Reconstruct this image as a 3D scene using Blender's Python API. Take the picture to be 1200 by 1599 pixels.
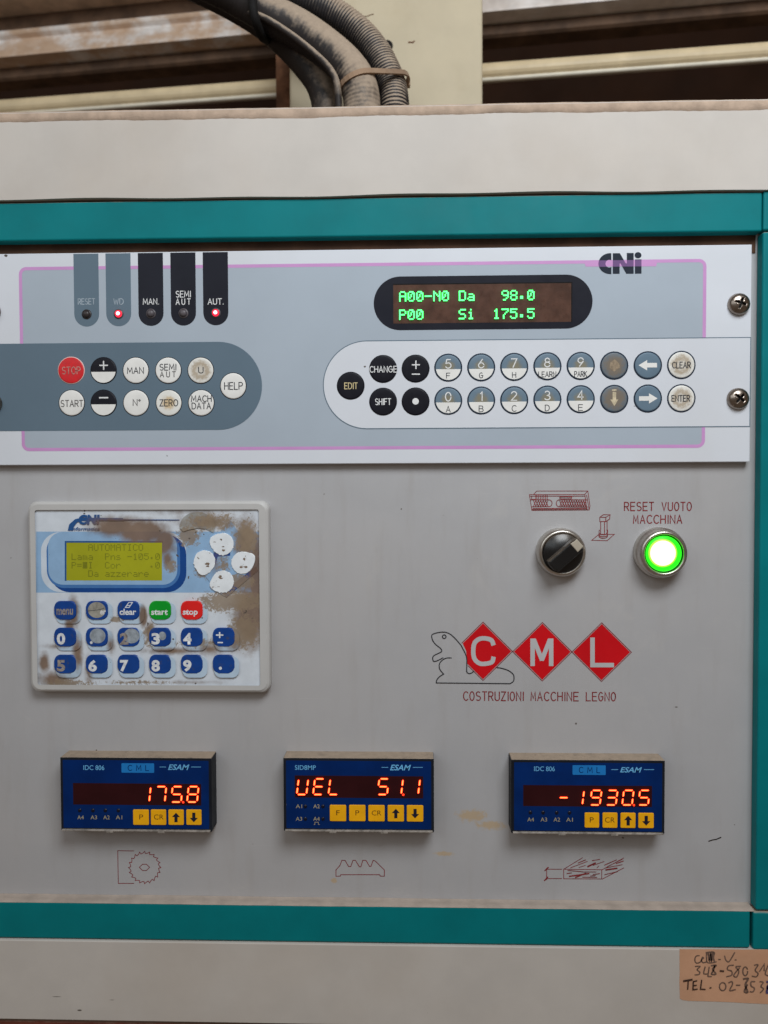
import bpy, bmesh, math, random
from mathutils import Vector, Matrix
random.seed(7)
for o in list(bpy.data.objects): bpy.data.objects.remove(o)
scene = bpy.context.scene
coll = scene.collection
# ------------------------------------------------------------------ camera
FPX = 1200.0                                   # focal length in photograph pixels (1200 x 1599)
CAM = Vector((0.014, -0.48, 0.014))            # the plate of the cabinet is the plane y = 0, facing -y
ROLL = math.radians(-0.2)
fw = (-CAM).normalized()
rt = fw.cross(Vector((0, 0, 1))).normalized(); up = rt.cross(fw)
rt, up = rt*math.cos(ROLL)+up*math.sin(ROLL), up*math.cos(ROLL)-rt*math.sin(ROLL)
cd = bpy.data.cameras.new('camera'); cam = bpy.data.objects.new('camera', cd); coll.objects.link(cam)
cam.matrix_world = Matrix(((rt.x, up.x, -fw.x, CAM.x), (rt.y, up.y, -fw.y, CAM.y), (rt.z, up.z, -fw.z, CAM.z), (0, 0, 0, 1)))
cd.sensor_fit = 'VERTICAL'; cd.sensor_height = 36.0; cd.lens = 36.0*FPX/1599.0
cd.clip_start = 0.01; cd.clip_end = 50
cd.dof.use_dof = True; cd.dof.focus_distance = 0.478; cd.dof.aperture_fstop = 6.0
scene.camera = cam
# ------------------------------------------------------------------ light
w = bpy.data.worlds.new('World'); scene.world = w; w.use_nodes = True
w.node_tree.nodes['Background'].inputs[0].default_value = (1.0, 0.79, 0.62, 1)
w.node_tree.nodes['Background'].inputs[1].default_value = 0.155
ld = bpy.data.lights.new('workshop_window_light', 'AREA'); ld.shape = 'RECTANGLE'; ld.size = 0.5; ld.size_y = 0.36
ld.energy = 7.4; ld.color = (0.90, 0.96, 1.0)
lo = bpy.data.objects.new('workshop_window_light', ld); coll.objects.link(lo)
lo.location = (0.22, -0.63, 0.66)
lo.rotation_euler = (Vector((0, 0, 0))-lo.location).to_track_quat('-Z', 'Y').to_euler()
l2 = bpy.data.lights.new('front_fill_light', 'AREA'); l2.shape = 'RECTANGLE'; l2.size = 1.7; l2.size_y = 0.9; l2.energy = 7.0; l2.color = (0.86, 0.95, 1.0)  # added fill lamp at front left, brightens the plate and covers
o2 = bpy.data.objects.new('front_fill_light', l2); coll.objects.link(o2); o2.location = (-0.95, -1.4, 0.85)
o2.rotation_euler = (Vector((0, 0, 0.1))-o2.location).to_track_quat('-Z', 'Y').to_euler()
vs = scene.view_settings; vs.view_transform = 'Standard'; vs.look = 'None'; vs.gamma = 1; vs.exposure = 0.0; vs.use_curve_mapping = False

# ------------------------------------------------------------------ helpers
def Q(px, py, d=0.0):
    """a point measured in the photograph, laid on the plane standing d metres in front of the plate -> (X, Z)"""
    v = fw*FPX + rt*(px-600) + up*(799.5-py)
    p = CAM + v*((-d-CAM.y)/v.y)
    return Vector((p.x, p.z))
def zoom(ox, oy, s): return lambda x, y: (ox+x/s, oy+y/s)
def lin(c):
    c /= 255.0
    return c/12.92 if c <= 0.04045 else ((c+0.055)/1.055)**2.4
def S(r, g, b): return (lin(r), lin(g), lin(b), 1)

class N:
    """small node-tree writer"""
    def __init__(s, m): s.t = m.node_tree; s.n = s.t.nodes; s.l = s.t.links
    def new(s, t, **k):
        n = s.n.new(t)
        for a, b in k.items(): setattr(n, a, b)
        return n
    def put(s, sock, v):
        if isinstance(v, bpy.types.NodeSocket): s.l.new(v, sock)
        else: sock.default_value = v
    def math(s, op, a, b=None, c=None, clamp=False):
        n = s.new('ShaderNodeMath', operation=op); n.use_clamp = clamp
        s.put(n.inputs[0], a)
        if b is not None: s.put(n.inputs[1], b)
        if c is not None: s.put(n.inputs[2], c)
        return n.outputs[0]
    def mix(s, f, a, b):
        n = s.new('ShaderNodeMix', data_type='RGBA'); s.put(n.inputs[0], f); s.put(n.inputs[6], a); s.put(n.inputs[7], b); return n.outputs[2]
    def noise(s, vec, scale, detail=3, rough=0.55, dist=0):
        n = s.new('ShaderNodeTexNoise'); s.put(n.inputs['Vector'], vec); n.inputs['Scale'].default_value = scale
        n.inputs['Detail'].default_value = detail; n.inputs['Roughness'].default_value = rough; n.inputs['Distortion'].default_value = dist
        return n.outputs['Fac']
    def smooth(s, v, a, b):
        n = s.new('ShaderNodeMapRange', interpolation_type='SMOOTHSTEP'); s.put(n.inputs[0], v); n.inputs[1].default_value = a; n.inputs[2].default_value = b; return n.outputs[0]
    def pos(s): return s.new('ShaderNodeNewGeometry').outputs['Position']
    def obj(s): return s.new('ShaderNodeTexCoord').outputs['Object']
    def blobs(s, p, items):
        """largest of several soft ellipses given as (px, py, rx, rz, weight) in photograph pixels on the plate"""
        acc = None
        sp = s.new('ShaderNodeSeparateXYZ'); s.put(sp.inputs[0], p)
        for (px, py, rx, rz, wt) in items:
            c = Q(px, py, 0.004); k = 0.0004
            a = s.math('MULTIPLY', s.math('SUBTRACT', sp.outputs[0], c.x), 1/(rx*k)); b = s.math('MULTIPLY', s.math('SUBTRACT', sp.outputs[2], c.y), 1/(rz*k))
            r = s.math('SQRT', s.math('ADD', s.math('MULTIPLY', a, a), s.math('MULTIPLY', b, b)))
            v = s.math('MULTIPLY', s.math('SUBTRACT', 1.5, r), wt)
            acc = v if acc is None else s.math('MAXIMUM', acc, v)
        return acc

MATS = {}
DUST = S(166, 148, 130)
def mat(name, rgb, rough=0.5, metal=0.0, var=0.07, scale=35.0, bump=0.0, bscale=900.0, dust=0.0, spec=0.3, coat=0.0, hook=None, rvar=0.12, dlo=0.15):
    m = bpy.data.materials.new(name); m.use_nodes = True; MATS[name] = m
    n = N(m); b = n.n['Principled BSDF']
    p = n.pos()
    f = n.noise(p, scale, 5, 0.6)
    dk = tuple(c*(1-var*1.6) for c in rgb[:3])+(1,); lt = tuple(min(1, c*(1+var)) for c in rgb[:3])+(1,)
    col = n.mix(n.smooth(f, 0.3, 0.7), dk, lt)
    rg = n.math('MULTIPLY_ADD', n.noise(p, scale*3, 3), rvar*2, rough-rvar, clamp=True)
    if hook: col = hook(n, p, col)
    if dust:
        g = n.new('ShaderNodeNewGeometry'); sp = n.new('ShaderNodeSeparateXYZ'); n.put(sp.inputs[0], g.outputs['Normal'])
        v = n.math('ADD', sp.outputs[2], n.math('MULTIPLY', n.math('SUBTRACT', n.noise(p, 120, 5, 0.65), 0.5), 1.1))
        fac = n.math('MULTIPLY', n.smooth(v, dlo, dlo+0.6), dust)
        dc = n.mix(n.noise(p, 300, 4), tuple(c*0.75 for c in DUST[:3])+(1,), tuple(min(1, c*1.2) for c in DUST[:3])+(1,))
        col = n.mix(fac, col, dc); rg = n.math('MAXIMUM', rg, fac)
        if metal: n.put(b.inputs['Metallic'], n.math('MULTIPLY', n.math('SUBTRACT', 1.0, fac), metal))
    elif metal: b.inputs['Metallic'].default_value = metal
    n.put(b.inputs['Base Color'], col); n.put(b.inputs['Roughness'], rg)
    b.inputs['Specular IOR Level'].default_value = spec
    if coat: b.inputs['Coat Weight'].default_value = coat; b.inputs['Coat Roughness'].default_value = 0.15
    if bump:
        bn = n.new('ShaderNodeBump'); bn.inputs['Strength'].default_value = bump; bn.inputs['Distance'].default_value = 0.0004
        n.put(bn.inputs['Height'], n.noise(p, bscale, 4)); n.put(b.inputs['Normal'], bn.outputs[0])
    return m
def glow(name, rgb, strength, base=(0.02, 0.02, 0.02, 1)):
    m = mat(name, base, 0.4); b = m.node_tree.nodes['Principled BSDF']
    b.inputs['Emission Color'].default_value = rgb; b.inputs['Emission Strength'].default_value = strength
    return m

WORLD = {}
def link(name, me, mt, parent, loc):
    if mt is not None:
        if len(me.materials): me.materials.clear()
        for x in (mt if isinstance(mt, (list, tuple)) else [mt]): me.materials.append(x)
    o = bpy.data.objects.new(name, me); coll.objects.link(o)
    loc = Vector(loc); WORLD[o.name] = loc
    if parent is not None: o.parent = parent; o.location = loc-WORLD[parent.name]
    else: o.location = loc
    return o
def thing(name, label, cat, loc, group=None):
    o = bpy.data.objects.new(name, None); coll.objects.link(o); o.empty_display_size = 0.02
    o.location = loc; WORLD[o.name] = Vector(loc); o['label'] = label; o['category'] = cat
    if group: o['group'] = group
    return o
def tag(o, label, cat, group=None):
    o['label'] = label; o['category'] = cat
    if group: o['group'] = group
    return o
def to_mesh(bm, name):
    me = bpy.data.meshes.new(name); bm.normal_update(); bm.to_mesh(me); bm.free(); return me
def prism(name, pts, d0, d1, mt, parent=None, bevel=0.0, seg=2, smooth=False):
    """outline pts (X, Z) standing between d0 and d1 in front of the plate; front edges rounded by bevel"""
    n = len(pts); cx = sum(p[0] for p in pts)/n; cz = sum(p[1] for p in pts)/n
    a = sum(pts[i][0]*pts[(i+1) % n][1]-pts[(i+1) % n][0]*pts[i][1] for i in range(n))
    if a < 0: pts = list(reversed(pts))
    bm = bmesh.new()
    fr = [bm.verts.new((p[0]-cx, d0-d1, p[1]-cz)) for p in pts]
    ff = bm.faces.new(fr)
    if d1-d0 > 1e-6:
        bk = [bm.verts.new((p[0]-cx, 0, p[1]-cz)) for p in pts]
        bm.faces.new(list(reversed(bk)))
        for i in range(n): bm.faces.new((bk[i], bk[(i+1) % n], fr[(i+1) % n], fr[i]))
        if bevel: bmesh.ops.bevel(bm, geom=list(ff.edges), offset=bevel, segments=seg, profile=0.5, affect='EDGES', clamp_overlap=True)
    bmesh.ops.recalc_face_normals(bm, faces=bm.faces)
    if d1-d0 <= 1e-6:
        for f in bm.faces:
            f.normal_update()
            if f.normal.y > 0: f.normal_flip()
    me = to_mesh(bm, name)
    if smooth:
        for p in me.polygons: p.use_smooth = abs(p.normal.y) < 0.99
    return link(name, me, mt, parent, (cx, -d0, cz))
def rect(a, b): return [(a[0], b[1]), (b[0], b[1]), (b[0], a[1]), (a[0], a[1])]
def rrect(x0, z0, x1, z1, r, k=6):
    x0, x1 = min(x0, x1), max(x0, x1); z0, z1 = min(z0, z1), max(z0, z1); r = min(r, (x1-x0)/2-1e-7, (z1-z0)/2-1e-7); out = []
    for cx, cz, a in ((x1-r, z1-r, 0), (x0+r, z1-r, 90), (x0+r, z0+r, 180), (x1-r, z0+r, 270)):
        for i in range(k+1):
            t = math.radians(a+90*i/k); out.append((cx+r*math.cos(t), cz+r*math.sin(t)))
    return out
def qrect(x0, y0, x1, y1, d): a = Q(x0, y0, d); b = Q(x1, y1, d); return rect((min(a.x, b.x), min(a.y, b.y)), (max(a.x, b.x), max(a.y, b.y)))
def qrr(x0, y0, x1, y1, d, r): a = Q(x0, y0, d); b = Q(x1, y1, d); return rrect(a.x, a.y, b.x, b.y, r*0.0004)
def disc(c, r, k=40, rz=None): return [(c[0]+r*math.cos(2*math.pi*i/k), c[1]+(rz or r)*math.sin(2*math.pi*i/k)) for i in range(k)]
def box3(name, lo_, hi_, mt, parent=None, bevel=0.0, seg=2):
    bm = bmesh.new(); bmesh.ops.create_cube(bm, size=1)
    lo_, hi_ = Vector(lo_), Vector(hi_); c = (lo_+hi_)/2
    for v in bm.verts: v.co = Vector((v.co.x*(hi_-lo_).x, v.co.y*(hi_-lo_).y, v.co.z*(hi_-lo_).z))
    if bevel: bmesh.ops.bevel(bm, geom=list(bm.edges), offset=bevel, segments=seg, profile=0.5, affect='EDGES')
    return link(name, to_mesh(bm, name), mt, parent, c)
def lathe(name, c, prof, mt, parent=None, k=56, d0=0.0):
    """profile of (radius, d) turned about the axis that leaves the plate at c"""
    bm = bmesh.new(); rings = []
    for r, d in prof:
        rings.append([bm.verts.new((r*math.cos(2*math.pi*i/k), -(d-d0), r*math.sin(2*math.pi*i/k))) for i in range(k)] if r > 1e-6 else [bm.verts.new((0, -(d-d0), 0))])
    for a, b in zip(rings, rings[1:]):
        for i in range(k):
            j = (i+1) % k
            if len(b) == 1: bm.faces.new((a[i], a[j], b[0]))
            elif len(a) == 1: bm.faces.new((a[0], b[j], b[i]))
            else: bm.faces.new((a[i], a[j], b[j], b[i]))
    bmesh.ops.recalc_face_normals(bm, faces=bm.faces)
    me = to_mesh(bm, name)
    for p in me.polygons: p.use_smooth = True
    return link(name, me, mt, parent, (c[0], -d0, c[1]))
def smoothline(pts, k=6, closed=False):
    out = []; n = len(pts)
    rng = range(n) if closed else range(n-1)
    g = (lambda i: pts[i % n]) if closed else (lambda i: pts[max(0, min(n-1, i))])
    for i in rng:
        p0, p1, p2, p3 = (Vector(g(i+q)) for q in (-1, 0, 1, 2))
        for j in range(k):
            t = j/k; out.append(0.5*((2*p1)+(p2-p0)*t+(2*p0-5*p1+4*p2-p3)*t*t+(3*p1-p0-3*p2+p3)*t*t*t))
    if not closed: out.append(Vector(pts[-1]))
    return out
def ribbons(name, lines, width, d, mt, parent=None):
    """printed strokes: each line (points, closed) a mitred flat band; strokes stepped 8 microns so none share a plane"""
    allp = [p for l, _, _ in lines for p in l]
    cx = sum(p[0] for p in allp)/len(allp); cz = sum(p[1] for p in allp)/len(allp)
    bm = bmesh.new()
    for q, (pts, closed, wd) in enumerate(lines):
        P = []
        for p in pts:
            p = Vector((p[0], p[1]))
            if not P or (p-P[-1]).length > 1e-7: P.append(p)
        if closed and len(P) > 2 and (P[0]-P[-1]).length < 1e-7: P.pop()
        n = len(P)
        if n < 2: continue
        h = (wd or width)/2; y = -q*8e-6; L = []; R = []
        for i in range(n):
            a = P[i-1] if (i or closed) else None; b = P[(i+1) % n] if (i < n-1 or closed) else None
            t1 = (P[i]-a).normalized() if a is not None else None; t2 = (b-P[i]).normalized() if b is not None else None
            if t1 is None: nn = Vector((-t2.y, t2.x))*h; e = -t2*h*0.6
            elif t2 is None: nn = Vector((-t1.y, t1.x))*h; e = t1*h*0.6
            else:
                n1 = Vector((-t1.y, t1.x)); n2 = Vector((-t2.y, t2.x)); m = n1+n2; e = Vector((0, 0))
                if m.length < 0.2: nn = n1*h
                else: m.normalize(); nn = m*(h/max(0.45, m.dot(n1)))
            L.append(P[i]+e+nn); R.append(P[i]+e-nn)
        vl = [bm.verts.new((v.x-cx, y, v.y-cz)) for v in L]; vr = [bm.verts.new((v.x-cx, y, v.y-cz)) for v in R]
        for i in range(n if closed else n-1):
            j = (i+1) % n
            try: bm.faces.new((vl[i], vr[i], vr[j], vl[j]))
            except ValueError: pass
    for f in bm.faces:
        f.normal_update()
        if f.normal.y > 0: f.normal_flip()
    return link(name, to_mesh(bm, name), mt, parent, (cx, -d, cz))
def qlines(z, lines, d, k=0):
    out = []
    for l in lines:
        closed = False; wd = None; sm = False
        if isinstance(l, dict): closed = l.get('c', False); wd = l.get('w'); sm = l.get('s', False); l = l['p']
        pts = [Q(*z(*p), d) for p in l]
        if sm: pts = smoothline(pts, 6, closed)
        out.append((pts, closed, wd*0.0004 if wd else None))
    return out
def arc(cx, cy, rx, ry, a0, a1, k=14): return [(cx+rx*math.cos(math.radians(a0+(a1-a0)*i/k)), cy+ry*math.sin(math.radians(a0+(a1-a0)*i/k))) for i in range(k+1)]
# monoline lettering, cell 0.62 wide and 1 high (y up)
G = {
 'A': [[(0, 0), (.31, 1), (.62, 0)], [(.11, .34), (.51, .34)]], 'B': [[(0, 0), (0, 1), (.32, 1)]+arc(.32, .76, .22, .24, 90, -90, 8)+[(0, .52)], [(0, .52), (.34, .52)]+arc(.34, .26, .25, .26, 90, -90, 8)+[(0, 0)]],
 'C': [arc(.34, .5, .34, .5, 45, 315, 18)], 'D': [[(0, 0), (0, 1), (.22, 1)]+arc(.22, .5, .4, .5, 90, -90, 12)+[(0, 0)]],
 'E': [[(.5, 1), (0, 1), (0, 0), (.5, 0)], [(0, .52), (.44, .52)]], 'F': [[(.5, 1), (0, 1), (0, 0)], [(0, .52), (.42, .52)]],
 'G': [arc(.34, .5, .34, .5, 50, 360, 18)+[(.36, .5)]], 'H': [[(0, 0), (0, 1)], [(.56, 0), (.56, 1)], [(0, .52), (.56, .52)]], 'I': [[(.06, 0), (.06, 1)]],
 'K': [[(0, 0), (0, 1)], [(.54, 1), (0, .45)], [(.16, .6), (.56, 0)]], 'L': [[(0, 1), (0, 0), (.48, 0)]], 'M': [[(0, 0), (.06, 1), (.36, .25), (.66, 1), (.72, 0)]],
 'N': [[(0, 0), (0, 1), (.56, 0), (.56, 1)]], 'O': [arc(.33, .5, .33, .5, 0, 360, 22)], 'P': [[(0, 0), (0, 1), (.3, 1)]+arc(.3, .74, .23, .26, 90, -90, 8)+[(0, .48)]],
 'R': [[(0, 0), (0, 1), (.3, 1)]+arc(.3, .74, .23, .26, 90, -90, 8)+[(0, .48)], [(.26, .48), (.54, 0)]], 'S': [arc(.26, .75, .24, .25, 40, 270, 10)+arc(.26, .25, .26, .25, 90, -140, 10)],
 'T': [[(0, 1), (.56, 1)], [(.28, 1), (.28, 0)]], 'U': [[(0, 1), (0, .26)]+arc(.27, .26, .27, .26, 180, 360, 10)+[(.54, 1)]], 'V': [[(0, 1), (.29, 0), (.58, 1)]],
 'Y': [[(0, 1), (.28, .5), (.56, 1)], [(.28, .5), (.28, 0)]], 'Z': [[(0, 1), (.52, 1), (0, 0), (.54, 0)]], 'W': [[(0, 1), (.2, 0), (.4, .8), (.6, 0), (.8, 1)]],
 '0': [arc(.28, .5, .28, .5, 0, 360, 20)], '1': [[(.04, .8), (.22, 1), (.22, 0)]], '2': [arc(.27, .73, .26, .27, 165, -30, 10)+[(0, 0), (.56, 0)]],
 '3': [arc(.26, .75, .22, .25, 150, -90, 10)+arc(.26, .25, .27, .25, 90, -150, 10)], '4': [[(.4, 0), (.4, 1), (0, .27), (.56, .27)]],
 '5': [[(.48, 1), (.12, 1), (.05, .55)]+arc(.26, .31, .27, .31, 130, -150, 12)], '6': [[(.40, 1), (.06, .43)], arc(.28, .29, .27, .29, 0, 360, 20)], '7': [[(0, 1), (.54, 1), (.16, 0)]],
 '8': [arc(.27, .76, .21, .24, 0, 360, 16), arc(.27, .27, .26, .27, 0, 360, 18)], '9': [[(.15, 0), (.49, .57)], arc(.27, .71, .26, .29, 0, 360, 20)],
 '+': [[(.05, .5), (.6, .5)], [(.325, .22), (.325, .78)]], '-': [[(.05, .5), (.6, .5)]], '.': [arc(.05, .04, .03, .03, 0, 360, 6)], ' ': [],
 "'": [arc(.12, .85, .1, .13, 0, 360, 10)], }
def letters(name, text, x0, x1, ytop, ybot, d, wpx, mt, parent, din=False, tr=0.21):
    """lettering fitted to a box measured in the photograph"""
    lines = []; x = 0.0
    for ch in text:
        gl = G[ch]; wd = max([p[0] for l in gl for p in l], default=0.3)
        if din and ch != ' ':      # squarer, all letters one width
            kx = 0.52/wd if wd > 0.2 else 1
            gl = [[(p[0]*kx, p[1]) for p in l] for l in gl]; wd *= kx
        for l in gl: lines.append([(p[0]+x, p[1]) for p in l])
        x += wd + (0.24 if din else tr)
        if ch == ' ' and din: x += 0.12
    x -= (0.24 if din else tr)
    a = Q(x0, ybot, d); b = Q(x1, ytop, d)
    L = [([(a.x+p[0]/x*(b.x-a.x), a.y+p[1]*(b.y-a.y)) for p in l], False, None) for l in lines]
    return ribbons(name, L, wpx*0.0004, d, mt, parent)
def text(name, s, x0, x1, ytop, ybot, d, mt, parent, bold=0.0, shear=0.0):
    """solid lettering in Blender's own font, fitted to a box measured in the photograph"""
    cu = bpy.data.curves.new('t', 'FONT'); cu.body = s; cu.shear = shear; cu.offset = bold; cu.resolution_u = 3; cu.fill_mode = 'FRONT'
    ob = bpy.data.objects.new('t', cu); me = bpy.data.meshes.new_from_object(ob)
    bpy.data.objects.remove(ob); bpy.data.curves.remove(cu)
    xs = [v.co.x for v in me.vertices]; ys = [v.co.y for v in me.vertices]
    a = Q(x0, ybot, d); b = Q(x1, ytop, d); c = (a+b)/2
    for v in me.vertices:
        X = a.x+(v.co.x-min(xs))/(max(xs)-min(xs))*(b.x-a.x)-c.x; Z = a.y+(v.co.y-min(ys))/(max(ys)-min(ys))*(b.y-a.y)-c.y
        v.co = (X, 0, Z)
    bm = bmesh.new(); bm.from_mesh(me)
    for f in bm.faces:
        f.normal_update()
        if f.normal.y > 0: f.normal_flip()
    bm.to_mesh(me); bm.free()
    return link(name, me, mt, parent, (c.x, -d, c.y))
FONT5 = {'A': '0E11111F111111', 'P': '1E11111E101010', '0': '0E13151519110E', 'N': '11191513111111', '-': '0000001F000000', 'D': '1E11111111111E', 'a': '00000E010F110F', '9': '0E11110F01020C', '8': '0E11110E11110E',
 '.': '000000000C0C00', 'S': '0F10100E01011E', 'i': '04000C0404040E', '1': '040C040404040E', '7': '1F010204080808', '5': '1F101E0101110E', 'U': '1111111111110E', 'T': '1F040404040404', 'O': '0E11111111110E', 'M': '111B1515111111',
 'I': '0E04040404040E', 'C': '0E11101010110E', 'L': '1010101010101F', 'm': '00001A15151515', 'o': '00000E1111110E', 's': '00000E100E011E', 'r': '00001619101010', 'n': '00001619111111', '=': '00001F001F0000', '#': '1F1F1F1F1F1F1F', 'z': '00001F0204081F', 'e': '00000E111F100E', ' ': '00000000000000'}
def dots(name, rows, X0, pitch, h, d, mt, parent, fill=0.86):
    """5 x 7 dot characters, rows = [(text, ytop px)]; X0 px of first column"""
    for s, yt in rows:
        a = Q(X0, yt, d); dx = pitch*0.0004/6; dz = h*0.0004/7
        for i, ch in enumerate(s):
            if ch == ' ': continue
            g = FONT5[ch]; bm = bmesh.new()
            for r in range(7):
                bits = int(g[2*r:2*r+2], 16)
                for c in range(5):
                    if bits & (16 >> c):
                        x = c*dx; z = -r*dz
                        bm.faces.new([bm.verts.new(v) for v in ((x, 0, z), (x, 0, z-dz*fill), (x+dx*fill, 0, z-dz*fill), (x+dx*fill, 0, z))])
            for f in bm.faces:
                f.normal_update()
                if f.normal.y > 0: f.normal_flip()
            link(name, to_mesh(bm, name), mt, parent, (a.x+i*6*dx, -d, a.y))
SEG = {'0': 'abcdef', '1': 'bc', '2': 'abged', '3': 'abgcd', '4': 'fgbc', '5': 'afgcd', '6': 'afgedc', '7': 'abc', '8': 'abcdefg', '9': 'abcdfg', '-': 'g', 'U': 'bcdef', 'E': 'afged', 'L': 'fed'}
def digit(ch, z, x0, wd, ytop, ybot, slant, d, mt, parent, dot=None, th=None):
    """one seven-segment figure; coordinates in the zoom frame z"""
    a = Vector(Q(*z(x0, ybot), d)); b = Vector(Q(*z(x0+wd, ytop), d)); w_ = b.x-a.x; h_ = b.y-a.y; sl = slant/wd*w_
    t = h_*0.125 if th is None else th; bm = bmesh.new()
    def seg(p, q, t=t, y=0.0, mi=0):
        p, q = Vector(p), Vector(q); u = (q-p).normalized(); nn = Vector((-u.y, u.x))*t/2; g = t*0.32; p += u*g; q -= u*g; e = u*t/2
        pts = [p, p+e+nn, q-e+nn, q, q-e-nn, p+e-nn]
        f = bm.faces.new([bm.verts.new((v.x+sl*v.y/h_, y, v.y)) for v in pts]); f.normal_update(); f.material_index = mi
        if f.normal.y > 0: f.normal_flip()
    E = {'a': ((0, h_), (w_, h_)), 'b': ((w_, h_), (w_, h_/2)), 'c': ((w_, h_/2), (w_, 0)), 'd': ((0, 0), (w_, 0)), 'e': ((0, h_/2), (0, 0)), 'f': ((0, h_), (0, h_/2)), 'g': ((0, h_/2), (w_, h_/2))}
    for s in SEG[ch]:
        seg(*E[s]); a_, b_ = Vector(E[s][0]), Vector(E[s][1]); u_ = (b_-a_).normalized()*t*0.45; seg(a_+u_, b_-u_, t*0.52, -.00005, 1)
    if dot:
        f = bm.faces.new([bm.verts.new((w_+t*1.1+t*0.62*math.cos(i), 0, t*0.62*math.sin(i)-t*0.1)) for i in [k*math.pi/4 for k in range(8)]]); f.normal_update()
        if f.normal.y > 0: f.normal_flip()
    return link('digit', to_mesh(bm, 'digit'), mt, parent, (a.x, -d, a.y))

# ------------------------------------------------------------------ materials
def smears(items, colr, a, b, sc=260, amp=1.0):
    def hook(n, p, col):
        v = n.math('ADD', n.blobs(p, items), n.math('MULTIPLY', n.math('SUBTRACT', n.noise(p, sc, 6, 0.7, 0.4), 0.5), amp))
        return n.mix(n.math('MULTIPLY', n.smooth(v, a, b), 0.85), col, colr)
    return hook
def specks(n, p, col, scale=90, thr=0.76, c=(0.08, 0.06, 0.045, 1)):
    v = n.noise(p, scale, 2, 0.5); return n.mix(n.smooth(v, thr, thr+0.03), col, c)
def plate_hook(n, p, col):
    col = smears([(738, 1278, 26, 11, 0.8), (768, 1293, 26, 8, 0.8), (694, 1338, 16, 4, 0.85), (521, 1380, 5, 4, 1.1)], S(186, 162, 130), 0.30, 0.85, 420, 1.6)(n, p, col)
    col = smears([(902, 1133, 2, 2, 1), (1060, 1107, 3, 1.5, .9), (700, 860, 9, 4, .35)], S(70, 60, 52), 0.5, 0.9, 300, 0.4)(n, p, col)
    col = n.mix(n.math('MULTIPLY', n.smooth(n.noise(p, 7, 4), 0.4, 0.75), 0.10), col, S(160, 140, 118))
    mp = n.new('ShaderNodeMapping'); mp.inputs['Scale'].default_value = (60, 1, 9); n.put(mp.inputs['Vector'], p)
    col = n.mix(n.math('MULTIPLY', n.smooth(n.noise(mp.outputs[0], 1.6, 5, .6), 0.48, 0.8), 0.16), col, S(140, 128, 116))
    col = n.mix(n.math('MULTIPLY', n.smooth(n.noise(p, 22, 6, .7, .8), 0.58, 0.72), 0.12), col, S(206, 200, 192))
    for ang, sc in ((0.5, 1.0), (-0.9, 1.3)):
        m2 = n.new('ShaderNodeMapping'); m2.inputs['Rotation'].default_value = (0, ang, 0); m2.inputs['Scale'].default_value = (14*sc, 1, 900*sc); n.put(m2.inputs['Vector'], p)
        col = n.mix(n.math('MULTIPLY', n.smooth(n.noise(m2.outputs[0], 1.0, 2, .5), 0.70, 0.78), 0.22), col, S(206, 204, 202))
    return specks(n, p, col, 150, 0.75)
def cream_hook(n, p, col):
    col = n.mix(n.math('MULTIPLY', n.smooth(n.noise(p, 6, 5, 0.6), 0.42, 0.72), 0.22), col, S(176, 156, 134))
    col = smears([(130, 1569, 5, 2, 1), (95, 1548, 14, 1.5, .7), (180, 1553, 10, 1.5, .6), (668, 1573, 4, 4, .5), (486, 1594, 2, 2, 1)], S(70, 60, 50), 0.6, 1.0, 300, 0.5)(n, p, col)
    return specks(n, p, col, 110, 0.775)
M_cream = mat('cream_paint', S(196, 189, 182), 0.6, var=0.035, scale=18, bump=0.06, bscale=500, hook=cream_hook, spec=0.2)
M_plate = mat('grey_plate_paint', S(177, 176, 178), 0.40, var=0.03, scale=14, bump=0.08, bscale=700, hook=plate_hook, spec=0.9)
M_teal = mat('teal_paint', S(0, 118, 123), 0.5, var=0.06, scale=22, bump=0.05, bscale=500, dust=0.95, spec=0.15, dlo=0.4)
M_dust = mat('settled_dust', S(178, 156, 138), 0.95, var=0.12, scale=90, bump=0.6, bscale=900, spec=0.1)
M_dust_g = mat('settled_grey_dust', S(168, 154, 143), 0.95, var=0.08, scale=90, bump=0.4, bscale=900, spec=0.1)
M_dark = mat('dark_gap', S(40, 30, 24), 0.9, var=0.2)
M_gap_shade = mat('gap_shade_brown', S(84, 60, 46), 0.9, var=0.2)
M_red_base = mat('red_brown_paint', S(120, 62, 48), 0.6, var=0.2, dust=0.6)
M_ink_red = mat('dark_red_ink', S(134, 36, 40), 0.55, var=0.2, scale=400)
M_ink_black = mat('black_ink', S(38, 38, 44), 0.5, var=0.1)
M_logo_red = mat('logo_red_ink', S(205, 8, 22), 0.45, var=0.05)
M_logo_grey = mat('logo_grey_ink', S(186, 185, 186), 0.5, var=0.03)
M_white = mat('panel_white', S(214, 217, 224), 0.36, spec=0.18, var=0.02, scale=14, bump=0.03, bscale=600, hook=lambda n, p, c: specks(n, p, n.mix(n.math('MULTIPLY', n.smooth(n.noise(p, 9, 5), .45, .75), .10), c, S(190, 180, 165)), 130, 0.785))
M_pgrey = mat('panel_grey', S(170, 180, 191), 0.36, spec=0.18, var=0.025, scale=14, bump=0.03, bscale=600)
M_slate = mat('panel_slate', S(98, 116, 130), 0.36, spec=0.18, var=0.03, scale=14, bump=0.03, bscale=600)
M_pink = mat('panel_pink', S(203, 150, 202), 0.4, spec=0.18, var=0.03)
M_black = mat('panel_black', S(33, 34, 43), 0.34, spec=0.12, var=0.08, scale=30)
M_logo_dark = mat('logo_dark_ink', S(38, 44, 56), 0.4, spec=0.12, var=0.06)
M_logo_mix = mat('logo_dark_pink_ink', S(116, 86, 132), 0.4, spec=0.12, var=0.06)
M_btn_white = mat('button_white', S(232, 230, 226), 0.35, spec=0.18, var=0.03, scale=120)
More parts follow.
